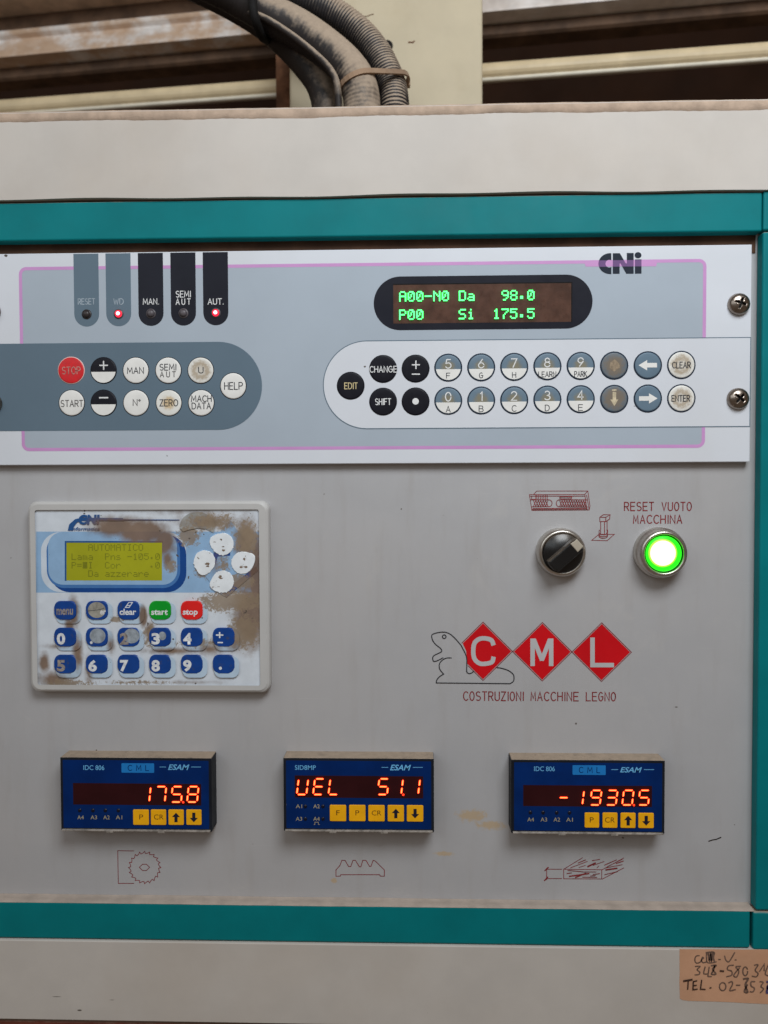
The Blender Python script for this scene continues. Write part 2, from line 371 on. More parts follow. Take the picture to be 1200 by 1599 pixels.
M_btn_black = mat('button_black', S(30, 30, 37), 0.38, spec=0.12, var=0.08, scale=120)
M_btn_red = mat('button_red', S(215, 38, 44), 0.38, var=0.06, scale=200, hook=lambda n, p, c: n.mix(n.math('MULTIPLY', n.smooth(n.noise(p, 500, 5), .45, .7), .35), c, S(150, 60, 60)))
M_btn_ring = mat('button_ring', S(38, 50, 66), 0.4, spec=0.12, var=0.05)
M_btn_pink = mat('button_pale_ring', S(228, 196, 190), 0.4, var=0.05)
def worn(rad, colr, ring=0.0, amt=0.8):
    def hook(n, p, col):
        o = n.obj(); ln = n.new('ShaderNodeVectorMath', operation='LENGTH')
        sp = n.new('ShaderNodeSeparateXYZ'); n.put(sp.inputs[0], o); cb = n.new('ShaderNodeCombineXYZ'); n.put(cb.inputs[0], sp.outputs[0]); n.put(cb.inputs[1], sp.outputs[2])
        n.put(ln.inputs[0], cb.outputs[0]); r = ln.outputs['Value']
        v = n.math('ADD', r, n.math('MULTIPLY', n.math('SUBTRACT', n.noise(p, 450, 5, .7, .5), .5), rad*1.1))
        f = n.math('SUBTRACT', 1.0, n.smooth(v, rad*0.45, rad*1.2))
        if ring: f = n.math('MULTIPLY', f, n.math('MULTIPLY_ADD', n.smooth(v, rad*0.3, rad*0.8), 1-0.35*ring, 0.35*ring))
        return n.mix(n.math('MULTIPLY', f, amt), col, colr)
    return hook
M_btn_slate = mat('button_slate', S(104, 124, 140), 0.36, spec=0.18, var=0.04, scale=120)
M_btn_slate_w = mat('button_slate_worn', S(104, 124, 140), 0.4, var=0.04, scale=120, hook=worn(0.0046, S(140, 126, 90), 0.0, 0.7))
M_btn_brown_w = mat('button_slate_worn_through', S(96, 112, 126), 0.45, var=0.06, scale=200, hook=worn(0.0078, S(122, 110, 96), 0.0, 0.95))
M_btn_white_w = mat('button_white_worn', S(230, 228, 222), 0.4, var=0.04, scale=120, hook=worn(0.0064, S(150, 124, 84), 1.0, 0.95))
M_btn_white_y = mat('button_white_yellowed', S(230, 228, 222), 0.4, var=0.04, scale=120, hook=worn(0.0046, S(200, 166, 106), 0.0, 0.75))
M_arrow_w = mat('worn_arrow_print', S(205, 190, 160), 0.5, var=0.15, scale=500)
M_text_white = mat('white_print', S(225, 225, 225), 0.5, var=0.05)
M_text_pale = mat('faded_print', S(160, 172, 182), 0.5, var=0.1, scale=300)
M_text_dim = mat('dim_print', S(96, 92, 92), 0.5, var=0.2, scale=600)
M_text_stop = mat('rubbed_print', S(196, 128, 120), 0.5, var=0.25, scale=500)
M_text_dark = mat('dark_print', S(44, 46, 54), 0.5, var=0.15, scale=400)
M_text_gold = mat('gold_print', S(214, 196, 150), 0.5, var=0.1)
M_vfd_back = mat('display_filter', S(86, 61, 51), 0.3, spec=0.12, var=0.18, scale=120)
M_vfd = glow('green_characters', (0.06, 1.0, 0.17, 1), 4.2)
M_led_back = mat('red_display_filter', S(50, 18, 21), 0.3, spec=0.12, var=0.1)
M_led = glow('red_digits', (1.0, 0.03, 0.006, 1), 2.2)
M_led_core = glow('red_digit_cores', (1.0, 0.13, 0.03, 1), 5.5)
M_lamp_on = glow('lit_red_lamp', (1.0, 0.02, 0.05, 1), 1.6)
M_lamp_core = glow('lit_red_lamp_core', (1.0, 0.42, 0.5, 1), 4.0)
M_lamp_off = mat('unlit_lamp', S(92, 86, 90), 0.3, var=0.1)
M_lamp_off_d = mat('unlit_dark_lamp', S(58, 52, 52), 0.3, var=0.1)
M_steel = mat('satin_nickel', S(190, 184, 176), 0.33, metal=1.0, var=0.1, scale=90, bump=0.05, bscale=300)
M_screw = mat('dark_nickel', S(150, 138, 128), 0.28, metal=1.0, var=0.15, scale=200, rvar=0.08)
M_hole = mat('black_recess', S(14, 12, 12), 0.8)
M_knob = mat('black_plastic', S(22, 22, 23), 0.28, var=0.1, dust=0.25, spec=0.5)
M_ivory = mat('ivory_plastic', S(178, 168, 152), 0.5, var=0.08)
M_green_lens = glow('green_lens', (0.02, 0.85, 0.01, 1), 1.3, base=(0.01, 0.3, 0.01, 1))
M_green_rim = mat('green_lens_rim', S(10, 84, 26), 0.25)
M_green_mid = glow('green_lens_bright', (0.35, 1.0, 0.05, 1), 1.6)
M_green_core = glow('lit_bulb_glow', (0.50, 1.0, 0.26, 1), 4.5)
M_bezel = mat('keypad_bezel_plastic', S(190, 188, 186), 0.45, var=0.03, bump=0.05)
M_m_case = mat('meter_case_black', S(30, 33, 40), 0.5, spec=0.12, var=0.15, dust=0.9, dlo=0.4)
M_m_blue = mat('meter_blue', S(2, 40, 100), 0.42, spec=0.12, var=0.1, scale=60, hook=lambda n, p, c: specks(n, p, c, 240, 0.78, (0.12, 0.12, 0.14, 1)))
M_m_pale = mat('meter_pale_blue_print', S(108, 180, 226), 0.5)
M_m_tag = mat('meter_tag_blue', S(28, 122, 196), 0.4)
M_m_yellow = mat('meter_key_yellow', S(248, 178, 14), 0.42, var=0.05, scale=150)
M_m_navy = mat('meter_key_print', S(24, 26, 44), 0.5)
M_m_brown = mat('meter_key_letter', S(84, 54, 16), 0.5)
M_m_gold = mat('meter_gold_print', S(176, 164, 128), 0.5)
M_m_lip = mat('meter_lip_highlight', S(150, 142, 134), 0.25, var=0.25, scale=250)  # lip of the clear cover, its grey highlight put into the colour
M_m_dot = mat('meter_dark_lamp', S(14, 16, 34), 0.3)
M_column = mat('beige_painted_column', S(194, 181, 155), 0.65, var=0.05, scale=12, bump=0.25, bscale=150, hook=lambda n, p, c: specks(n, p, n.mix(n.math('MULTIPLY', n.smooth(n.noise(p, 14, 6, .65), .45, .75), .45), c, S(176, 158, 126)), 46, 0.71, S(140, 116, 84)))
M_rust = mat('rusty_strip', S(112, 76, 54), 0.85, var=0.3, scale=60)
def beam_hook(n, p, col):
    sp = n.new('ShaderNodeSeparateXYZ'); n.put(sp.inputs[0], p)
    side = n.smooth(sp.outputs[0], -0.06, 0.12)
    d = n.smooth(n.noise(p, 26, 6, 0.7), 0.34, 0.56)
    d = n.math('MULTIPLY', d, n.math('SUBTRACT', 1.0, n.math('MULTIPLY', side, 0.75)))
    return n.mix(d, col, n.mix(n.noise(p, 90, 5), S(176, 144, 118), S(216, 190, 166)))
M_beam = mat('dusty_aluminium', S(228, 222, 218), 0.5, var=0.12, scale=50, hook=beam_hook)
M_beam_dirty = mat('dusty_beige_profile', S(226, 204, 182), 0.8, var=0.2, scale=30, hook=lambda n, p, c: n.mix(n.smooth(n.noise(p, 40, 6, .7), .52, .75), c, S(176, 146, 118)))
M_web = mat('brown_dirty_steel', S(92, 70, 54), 0.75, var=0.25, scale=40)
M_pipe = mat('cream_enamel_pipe', S(214, 194, 158), 0.4, var=0.08)
M_wall = mat('dark_brown_back_wall', S(50, 29, 16), 0.9, var=0.15, scale=8)
M_cond = mat('black_corrugated_plastic', S(40, 38, 40), 0.5, var=0.15, dust=1.0, dlo=-0.26)
M_cable = mat('black_cable_sheath', S(44, 40, 40), 0.55, var=0.15, dust=0.97, dlo=-0.36)
M_cable_d = mat('dark_cable_sheath', S(44, 38, 36), 0.55, var=0.15, dust=0.9, dlo=-0.2)
M_strap = mat('dusty_cable_tie', S(146, 120, 98), 0.8, var=0.15, dust=0.9)
M_tape = mat('tan_paper_tape', S(206, 158, 126), 0.6, var=0.06, scale=40, bump=0.4, bscale=120, hook=lambda n, p, c: n.mix(n.math('MULTIPLY', n.smooth(n.noise(p, 30, 4), .5, .75), .25), c, S(190, 128, 88)))
M_pen = mat('grey_marker_ink', S(112, 88, 76), 0.6, var=0.25, scale=600)
M_pen_dark = mat('black_marker_ink', S(62, 42, 36), 0.6, var=0.2, scale=600)
M_pen_blue = mat('blue_marker_ink', S(78, 70, 110), 0.6, var=0.2, scale=600)

# keypad prints share one coat of grime laid over them by place
SOFT = [(185, 822, 46, 18, 1.1), (225, 830, 44, 20, 1.25), (258, 846, 20, 26, 1.1), (264, 872, 10, 18, .9), (401, 900, 12, 80, 1.2), (392, 960, 30, 60, 1.1), (370, 1000, 30, 24, .7), (118, 955, 10, 26, 1.1), (112, 975, 10, 14, .95), (88, 1060, 34, 16, .85), (124, 1018, 10, 32, .9), (72, 1034, 10, 20, 1.0), (90, 1008, 30, 6, .6), (226, 962, 7, 18, 1.25), (236, 984, 9, 18, .9), (300, 1064, 80, 5, .5), (270, 1015, 56, 7, .85), (142, 1046, 9, 28, .75), (176, 1005, 8, 24, .7), (330, 1012, 30, 16, .7), (330, 815, 70, 18, .7), (386, 842, 22, 44, .95), (300, 800, 110, 7, .5), (340, 880, 30, 34, .5)]
HARD = [(364, 938, 70, 22, .95), (385, 985, 36, 34, .9), (296, 836, 24, 20, .9), (270, 884, 14, 12, .85), (335, 814, 60, 20, .75), (386, 840, 26, 42, .85), (378, 908, 30, 16, .9), (320, 1002, 80, 13, .6), (110, 1066, 64, 10, .75), (184, 966, 16, 7, .85), (238, 992, 16, 24, .85), (220, 1064, 100, 6, .65), (316, 895, 18, 14, .75), (350, 880, 22, 24, .6), (160, 1020, 60, 40, .3)]
def grime(n, p, col):
    v = n.math('ADD', n.blobs(p, SOFT), n.math('MULTIPLY', n.math('SUBTRACT', n.noise(p, 160, 5, .6), .5), .9))
    col = n.mix(n.math('MULTIPLY', n.smooth(v, 0.25, 1.15), 0.92), col, n.mix(n.noise(p, 60, 3), S(96, 74, 58), S(140, 110, 84)))
    v = n.math('ADD', n.blobs(p, HARD), n.math('MULTIPLY', n.math('SUBTRACT', n.noise(p, 420, 6, .75, .6), .5), 2.2))
    col = n.mix(n.math('MULTIPLY', n.smooth(v, 0.60, 0.88), 0.88), col, n.mix(n.noise(p, 110, 4), S(120, 104, 88), S(160, 140, 116)))
    return specks(n, p, col, 260, 0.73, S(90, 80, 72))
def kmat(name, rgb, rough=0.4, **k): return mat(name, rgb, rough, hook=grime, var=0.04, scale=120, **k)
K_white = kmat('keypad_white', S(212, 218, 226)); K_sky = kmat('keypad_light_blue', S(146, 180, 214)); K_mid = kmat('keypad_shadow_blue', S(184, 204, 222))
K_navy = kmat('keypad_navy', S(20, 70, 140)); K_pale = kmat('keypad_pale_highlight', S(204, 214, 226)); K_steel = kmat('keypad_halftone_blue', S(70, 118, 178))
K_logo = kmat('keypad_logo_blue', S(38, 84, 140)); K_key = mat('key_blue', S(18, 66, 142), 0.35, var=0.06, scale=200, hook=lambda n, p, c: n.mix(n.math('MULTIPLY', n.smooth(n.noise(p, 240, 5, .65), .56, .72), .7), c, S(70, 72, 82)))
K_green = mat('key_green', S(0, 158, 40), 0.38, var=0.05); K_red = mat('key_red', S(226, 36, 34), 0.38, var=0.05)
K_worn = mat('key_worn_grey', S(150, 158, 166), 0.5, var=0.2, scale=260); K_worn_b = mat('key_worn_brown', S(150, 146, 136), 0.5, var=0.25, scale=200)
K_legend = mat('key_white_legend', S(222, 224, 226), 0.5, var=0.12, scale=500); K_legend_w = mat('key_dirty_legend', S(150, 140, 134), 0.5, var=0.3, scale=700)
K_dome = mat('keypad_grey_dome', S(164, 166, 164), 0.5, var=0.15, scale=120, hook=grime); K_arrow = mat('arrow_key_white', S(232, 236, 240), 0.38, var=0.04, scale=160, hook=lambda n, p, c: n.mix(n.smooth(n.noise(p, 330, 5, .7), .64, .69), c, S(120, 104, 90)))
K_flake = mat('flaked_print', S(128, 108, 92), .6, var=.2, scale=500)
K_lcd = glow('lcd_backlight', (0.50, 0.52, 0.02, 1), 0.10, base=S(152, 152, 26)); K_lcd_ink = mat('lcd_segments', S(122, 125, 30), 0.5)
M_bezel_gap = mat('bezel_dirt', S(110, 78, 58), 0.9, var=0.2)

# ------------------------------------------------------------------ background: wall, rails, pipe, column, conduits
wall = box3('back_wall', (-1.6, 0.80, -0.8), (1.6, 0.85, 1.4), M_wall); wall['kind'] = 'structure'
def solve_rail(l, r, d0):
    """two photograph points of a level rail; the left one stands d0 behind the plate -> both ends in 3-D, lengthened"""
    z0 = Q(*l, -d0).y; lo_, hi_ = 0.0, 2.0
    for _ in range(60):
        m = (lo_+hi_)/2
        if Q(*r, -m).y < z0: lo_ = m
        else: hi_ = m
    d1 = (lo_+hi_)/2; a = Q(*l, -d0); b = Q(*r, -d1)
    A = Vector((a.x, d0, a.y)); B = Vector((b.x, d1, b.y)); u = B-A
    return A-u*0.25, B+u*0.25
def rail(name, A, B, prof, mt, parent=None, smooth=True):
    """profile of (out, up) in metres swept level from A to B; out is towards the viewer"""
    u = (B-A); u.z = 0; u.normalize(); o = Vector((u.y, -u.x, 0)); bm = bmesh.new(); n = len(prof); K = 24; rings = []
    for k in range(K+1):
        c = A+(B-A)*(k/K)-A
        rings.append([bm.verts.new(c+o*p[0]+Vector((0, 0, p[1]))) for p in prof])
    for a, b in zip(rings, rings[1:]):
        for i in range(n): bm.faces.new((a[i], a[(i+1) % n], b[(i+1) % n], b[i]))
    bm.faces.new(rings[0]); bm.faces.new(rings[-1]); bmesh.ops.recalc_face_normals(bm, faces=bm.faces)
    me = to_mesh(bm, name)
    return link(name, me, mt, parent, A)
A, B = solve_rail((0, 104), (1135, 0), 0.34)
beam = thing('guide_beam', 'dusty aluminium channel beam running behind the beige column', 'beam', A)
rail('channel', A, B, [(0.016, 0), (0.016, 0.002), (0.004, 0.023), (0.004, 0.0245), (0.0085, 0.027), (0.0095, 0.029), (0.0085, 0.0315), (0.004, 0.033), (-0.03, 0.034), (-0.03, 0)], M_beam, beam)
rail('lower_lip', A+Vector((0, 0.004, 0)), B+Vector((0, 0.004, 0)), [(0, -0.001), (0, -0.010), (-0.003, -0.012), (-0.022, -0.012), (-0.022, -0.001)], M_web, beam)
rail('web', A+Vector((0, 0.02, 0)), B+Vector((0, 0.02, 0)), [(0, 0.0345), (0, 0.064), (-0.01, 0.064), (-0.01, 0.0345)], M_web, beam)
rail('upper_flange', A, B, [(0.026, 0.0645), (0.027, 0.067), (0.006, 0.12), (-0.03, 0.12), (-0.03, 0.0645)], M_beam_dirty, beam)
hp = A+(B-A)*0.42
A2, B2 = solve_rail((0, 169), (1200, 80), 0.285)
pipe = thing('enamel_pipe', 'thin cream enamelled pipe below the dusty aluminium beam', 'pipe', A2)
rail('tube', A2, B2, [(0.0072*math.cos(2*math.pi*i/18), 0.0072*math.sin(2*math.pi*i/18)) for i in range(18)], M_pipe, pipe)
rail('seam_strip', A2, B2, [(0.0035, -0.0092), (0.0035, -0.0066), (-0.002, -0.0066), (-0.002, -0.0092)], mat('pale_seam', S(222, 214, 196), .4), pipe)
for p in pipe.children[0].data.polygons: p.use_smooth = True
# column
cl = Q(452, 100, -0.16); cr = Q(754, 100, -0.16)
col_ = thing('support_column', 'beige painted steel column with chipped paint behind the conduits', 'column', (cl.x, 0.16, -0.3))
box3('post', (cl.x, 0.16, -0.3), (cr.x, 0.25, 0.75), M_column, col_, 0.002)
cs = Q(433, 100, -0.19)
box3('rusty_edge', (cs.x-0.001, 0.19, -0.3), (cl.x-0.0005, 0.23, 0.75), M_rust, col_)
for qx, qy, n_ in ((569, 25, 5), (640, 66, 3)):
    c_ = Q(qx, qy, -0.16)
    ribbons('paint_crack', [([(c_.x+k*.0022+random.uniform(-.001, .001), c_.y+random.uniform(-.0007, .0007)+.0003*k) for k in range(n_)], False, None)], random.uniform(.0005, .0011), -.1597, M_rust, col_)
hc = Q(605, 72, -0.16); lathe('bolt_hole', hc, [(0.0001, -0.1588), (0.0035, -0.1586), (0.0046, -0.1592), (0.0048, -0.1605)], M_hole, col_, 20, -0.16)

def sweep(name, pts, rad, mt, parent=None, pitch=0.0, amp=0.0, k=20, step=0.0006):
    """tube along 3-D points; with pitch the wall is corrugated"""
    P = smoothline(pts, 14); L = [0.0]
    for a, b in zip(P, P[1:]): L.append(L[-1]+(b-a).length)
    n = int(L[-1]/step) if pitch else len(P)-1; bm = bmesh.new(); rings = []; j = 0
    for q in range(n+1):
        s = L[-1]*q/n
        while j < len(L)-2 and L[j+1] < s: j += 1
        t = (s-L[j])/max(1e-9, L[j+1]-L[j]); c = P[j].lerp(P[j+1], t); tg = (P[min(j+2, len(P)-1)]-P[max(0, j-1)]).normalized()
        a = tg.cross(Vector((0, 1, 0))).normalized(); b = a.cross(tg)
        r = rad+(amp*math.sin(2*math.pi*s/pitch) if pitch else 0)
        rings.append([bm.verts.new(c-P[0]+(a*math.cos(2*math.pi*i/k)+b*math.sin(2*math.pi*i/k))*r) for i in range(k)])
    for a, b in zip(rings, rings[1:]):
        for i in range(k): bm.faces.new((a[i], a[(i+1) % k], b[(i+1) % k], b[i]))
    bm.faces.new(rings[0]); bm.faces.new(rings[-1])
    bmesh.ops.recalc_face_normals(bm, faces=bm.faces); me = to_mesh(bm, name)
    for p in me.polygons: p.use_smooth = True
    return link(name, me, mt, parent, P[0])
zc = zoom(370, 0, 4.0)
def path(pts): return [Vector((Q(*zc(x, y), -dd).x, dd, Q(*zc(x, y), -dd).y)) for x, y, dd in pts]
c1 = sweep('corrugated_conduit', path([(-250, -330, .09), (60, -150, .10), (380, -20, .11), (610, 90, .115), (770, 210, .115), (870, 330, .112), (930, 440, .108), (968, 540, .105), (985, 680, .10), (985, 900, .10)]), 0.0108, M_cond, None, 0.0024, 0.0005)
tag(c1, 'black corrugated conduit with dusty top curving down in front of the column', 'conduit')
c2 = sweep('dusty_conduit', path([(-330, -190, .075), (-60, -60, .085), (180, 75, .09), (400, 190, .092), (570, 310, .092), (690, 420, .09), (760, 530, .088), (785, 680, .088), (785, 900, .088)]), 0.0134, M_cable, None, 0.0030, 0.00004, step=0.0006)
tag(c2, 'thick smooth conduit coated with brown dust, clamped beside the corrugated one', 'conduit')
c3 = sweep('black_cable', path([(-330, -120, .10), (-60, 10, .105), (170, 150, .11), (310, 270, .11), (430, 400, .11), (520, 530, .108), (560, 680, .108), (565, 900, .108)]), 0.0108, M_cable_d)
tag(c3, 'dark cable hanging underneath the dusty conduit', 'cable')
c4 = sweep('thin_cable', path([(-300, -60, .085), (-60, 40, .09), (150, 105, .079), (320, 205, .081), (480, 330, .0815), (590, 445, .081), (630, 560, .081), (640, 800, .085)]), 0.0026, M_cable_d)
tag(c4, 'thin dark wire lying along the dusty conduit', 'cable')
# cable tie round both conduits
ca = path([(760, 520, .088)])[0]; cb = path([(962, 525, .105)])[0]; ax = (cb-ca).normalized()
fr_ = Vector((0, -1, 0)); fr_ = (fr_-ax*fr_.dot(ax)).normalized(); tg = ax.cross(fr_).normalized(); r_ = 0.0137; loop = []
for i in range(13): t = math.radians(90+180*i/12); loop.append(ca+(ax*math.cos(t)+fr_*math.sin(t))*r_)
for i in range(13): t = math.radians(270+180*i/12); loop.append(cb+(ax*math.cos(t)+fr_*math.sin(t))*r_)
bm = bmesh.new(); rows = []
for i, p in enumerate(loop):
    cc = ca if i < 13 else cb; o_ = (p-cc).normalized()
    rows.append([bm.verts.new(p+o_*x+tg*y-ca) for x, y in ((-.0004, -.0018), (.0012, -.0018), (.0012, .0018), (-.0004, .0018))])
for i in range(len(rows)):
    a, b = rows[i], rows[(i+1) % len(rows)]
    for j in range(4): bm.faces.new((a[j], a[(j+1) % 4], b[(j+1) % 4], b[j]))
bmesh.ops.recalc_face_normals(bm, faces=bm.faces)
tie = thing('cable_tie', 'dusty cable tie strapping the two conduits together', 'cable tie', ca)
link('band', to_mesh(bm, 'band'), M_strap, tie, ca)
hd = cb+ax*(r_+.001)
box3('tie_head', hd-Vector((.003, .0025, .002)), hd+Vector((.0032, .0025, .002)), M_strap, tie, .0006)
ho = sweep('hook_strap', path([(95, -140, .074), (100, -20, .071), (105, 70, .071), (125, 150, .076), (160, 230, .09), (200, 250, .112)]), 0.0032, M_hole)
tag(ho, 'black strap looped around the conduits by the dusty beam', 'strap')

# ------------------------------------------------------------------ cabinet
XL, XR = -0.262, Q(1187, 800, .008).x
zt1 = 0.1915; zt0 = 0.1690                       # top rail (front face), from the calibrated photograph
zb1 = Q(600, 1415, .008).y; zb0 = Q(600, 1473, .008).y
cab = thing('machine_control_cabinet', 'cream and teal machine cabinet with grey instrument plate', 'cabinet', (0, 0, -0.34))
plate = box3('front_plate', (XL, 0.0, zb0), (XR+.004, 0.003, zt1), M_plate, cab)
RZ1 = Q(600, 308, .008).y; RZ0 = Q(600, 369, .008).y
box3('frame_rail', (XL-.06, -0.008, RZ0), (XR-.0004, -0.0001, RZ1), M_teal, cab, .0012, 3)
box3('frame_rail', (XL-.06, -0.008, zb0), (Q(1172, 1450, .008).x, -0.0001, zb1), M_teal, cab, .0012, 3)
for s in (1, -1):
    x0, x1 = (XR, XR+.06) if s > 0 else (XL-.06, XL-.0004)
    if s > 0:
        box3('frame_post', (x0, -0.0084, zb1+.0004), (x1, -0.0001, RZ0-.0003), M_teal, cab, .0012, 3)
        box3('corner_block', (x0, -0.0084, RZ0+.0005), (x1, -0.0001, RZ1+.0008), M_teal, cab, .0012, 3)
        box3('corner_block', (Q(1176, 1450, .008).x, -0.0086, zb0-.0006), (x1, -0.0001, zb1-.0006), M_teal, cab, .0012, 3)
box3('gap_shade_strip', (XL+.001, -0.0006, RZ0-.0105), (XR-.001, 0.0, RZ0+.002), M_gap_shade, cab)  # brown strip on the plate, coloured for the shade in the gap
box3('back_sheet', (XL-.05, 0.0035, -0.36), (XR+.06, 0.006, RZ1+.03), M_dark, cab)
# top cover with a slightly wavy lower edge
TZ1 = Q(600, 166, .010).y; bm = bmesh.new()
xs = [XL-.06+i*(XR+.12-XL)/80 for i in range(81)]
low = [RZ1+.0009+.0004*math.sin(x*24)+.0003*math.sin(x*67+1) for x in xs]
pts = [(x, z) for x, z in zip(xs, low)]+[(xs[-1], TZ1), (xs[0], TZ1)]
top = prism('top_cover', pts, -0.045, 0.010, M_cream, cab, 0.0)
# dust lying along the top front edge
bm = bmesh.new(); K = 260; rows = []
def lump(x): return .00025*math.sin(x*23)+.00018*math.sin(x*73+2)+.0001*math.sin(x*190+1)+random.uniform(-.00012, .00012)
for i in range(K+1):
    x = XL-.06+i*(XR+.12-XL)/K; e = lump(x); g = lump(x+3)
    rows.append([bm.verts.new(v) for v in ((x, -.0099, TZ1-.0058+e*1.4), (x, -.0104, TZ1-.0052+e), (x, -.0106, TZ1-.001), (x, -.0088, TZ1+.0010+g*.5), (x, 0.0, TZ1+.0014+g), (x, .040, TZ1+.0012), (x, .040, TZ1-.001))])
for a, b in zip(rows, rows[1:]):
    for j in range(6): bm.faces.new((a[j], b[j], b[j+1], a[j+1]))
bmesh.ops.recalc_face_normals(bm, faces=bm.faces); me = to_mesh(bm, 'dust_layer')
for p in me.polygons: p.use_smooth = True
link('dust_layer', me, M_dust, cab, (0, 0, 0))
# dust along the ledge of the lower rail
bm = bmesh.new(); rows = []
for i in range(K+1):
    x = XL+i*(XR-XL-.001)/K; e = lump(x*1.3)*.5; g = abs(lump(x+5))
    rows.append([bm.verts.new(v) for v in ((x, -.0081, zb1-.0004+e*.4), (x, -.0072, zb1+.0002+g*.3), (x, -.004, zb1+.0003+g*.4), (x, -.0012, zb1+.0004+g*.5), (x, -.0001, zb1+.0009+g*.6))])
for a, b in zip(rows, rows[1:]):
    for j in range(4): bm.faces.new((a[j], b[j], b[j+1], a[j+1]))
bmesh.ops.recalc_face_normals(bm, faces=bm.faces); me = to_mesh(bm, 'dust_layer')
for p in me.polygons: p.use_smooth = True
link('dust_layer', me, M_dust_g, cab, (0, 0, 0))
LZ0 = Q(0, 1591, .009).y
box3('lower_cover', (XL-.06, -0.0092, LZ0), (XR+.06, -0.0002, zb0-.0005), M_cream, cab, .0005, 2)
box3('base_panel', (XL-.06, -0.006, -0.36), (XR+.06, 0.0, LZ0-.003), M_red_base, cab, .001)
# printing on the plate
DP = 0.00012
ribbons('scratch', [([Q(1107, 1313.5, 0), Q(1113, 1311.5, 0), Q(1119, 1310.5, 0), Q(1126, 1307.5, 0)], False, None)], .0007, DP, M_dark, plate)
z1 = zoom(660, 970, 7.06)
ribbons('beaver_drawing', qlines(z1, [{'p': [(425, 265), (370, 200), (310, 145), (255, 122), (190, 122), (120, 140), (102, 165), (115, 215), (150, 260), (195, 295), (213, 325), (195, 345), (120, 385), (118, 435), (140, 442), (180, 428), (228, 402)], 's': 1},
  {'p': [(320, 405), (270, 405), (225, 425), (190, 465), (187, 515), (205, 550), (235, 582)], 's': 1}, {'p': [(235, 582), (190, 610), (160, 645), (152, 680)], 's': 1}, {'p': [(152, 680), (400, 682), (965, 688)]},
  {'p': [(965, 688), (1000, 665), (1010, 630), (1000, 585), (950, 545), (880, 520), (820, 510)], 's': 1}, {'p': [(425, 265), (465, 340), (487, 400), (490, 470), (488, 550), (500, 570), (520, 577), (545, 568), (565, 552)], 's': 1},
  {'p': arc(240, 170, 20, 20, 0, 360)[:-1], 'c': True}], DP), 1.5*.0004, DP+.0001, M_ink_black, plate)
zd = [(754.6, 1017), (847.2, 1017.7), (939.8, 1018.3)]
for i, (ch, (cx, cy)) in enumerate(zip('CML', zd)):
    c = Q(cx, cy, DP)
    dm = prism('logo_diamond', [(c.x+x*.0176, c.y+y*.0176) for x, y in ((1, 0), (0, 1), (-1, 0), (0, -1))] if i else [(c.x+x*.0176, c.y+y*.0176) for x, y in ((1, 0), (0, 1), (-.72, .28), (-.6, .02), (-.55, -.45), (0, -1))], DP, DP, M_logo_red, plate)
    ribbons('diamond_outline', [([(c.x+x*.0184, c.y+y*.0184) for x, y in ((1, 0), (0, 1), (-1, 0), (0, -1))], True, None)] if i else [([(c.x+x*.0184, c.y+y*.0184) for x, y in ((-.72, .28), (0, 1), (1, 0), (0, -1), (-.5, -.5))], False, None)], .00042, DP+.00003, M_ink_red, plate)
    if ch == 'C': ribbons('logo_letter', [(smoothline([Q(*z1(x, y), DP) for x, y in ((780, 252), (760, 210), (700, 190), (630, 195), (575, 240), (560, 330), (575, 415), (630, 465), (700, 468), (765, 450), (782, 405))], 6), False, None)], .0028, DP+.00012, M_logo_grey, plate)
    elif ch == 'M': prism('logo_letter', [Q(x, y, DP) for x, y in ((828.5, 1040), (828.5, 997), (837, 997), (846.5, 1021), (856, 997), (864.5, 997), (864.5, 1040), (857.5, 1040), (857.5, 1012), (849.5, 1032), (843.5, 1032), (835.5, 1012), (835.5, 1040))], DP+.00012, DP+.00012, M_logo_grey, plate)
    else: ribbons('logo_letter', [([Q(x, y, DP) for x, y in ((925.5, 997.5), (925.5, 1038.5), (957, 1038.5))], False, None)], .0028, DP+.00012, M_logo_grey, plate)
letters('lettering', 'COSTRUZIONI', 724.2, 817.5, 1080.5, 1093.6, DP, 1.55, M_ink_red, plate, True)
letters('lettering', 'MACCHINE', 829.5, 903.5, 1081, 1094.0, DP, 1.55, M_ink_red, plate, True)
letters('lettering', 'LEGNO', 915.8, 961.5, 1081.3, 1094.3, DP, 1.55, M_ink_red, plate, True)
letters('lettering', 'RESET', 975.5, 1021, 784.3, 797.3, DP, 1.55, M_ink_red, plate, True)
letters('lettering', 'VUOTO', 1034, 1080, 784.3, 797.3, DP, 1.55, M_ink_red, plate, True)
letters('lettering', 'MACCHINA', 989.5, 1065, 804.5, 817.3, DP, 1.55, M_ink_red, plate, True)
zs = zoom(815, 755, 7.5); L = []
def hatch(x0, x1, y0, y1, n):
    out = []
    for i in range(n):
        xa = x0+(x1-x0)*i/n; xb = x0+(x1-x0)*(i+1)/n; m = (y0+y1)/2; xm = (xa+xb)/2
        out += [[(xa, y0), (xm, m), (xb, y1)], [(xa, y1), (xm, m), (xb, y0)]]
    return out
L = [{'p': [(90, 130), (120, 315), (790, 310), (800, 265), (775, 88), (175, 88), (140, 128)]}, [(90, 130), (740, 130), (765, 308)], [(775, 88), (735, 130)], [(760, 135), (790, 300)], [(100, 148), (745, 148)], [(115, 148), (118, 185), (165, 185), (165, 135)]]
L += [[(x, 135), (x+2, 186)] for x in (178, 198, 218, 238, 258, 278, 298)]
L += [[(105, 190), (320, 190)]+arc(320, 230, 36, 40, -90, 90, 8)+[(120, 272)], [(762, 190), (440, 190)]+arc(440, 231, 36, 41, -90, -270, 8)+[(770, 274)]]
L += hatch(138, 308, 197, 266, 6)+hatch(445, 752, 197, 268, 11)+[{'p': [(445, 155), (585, 155), (580, 178), (450, 178)], 'c': True}, [(130, 292), (762, 288)], [(122, 300), (770, 298)]]
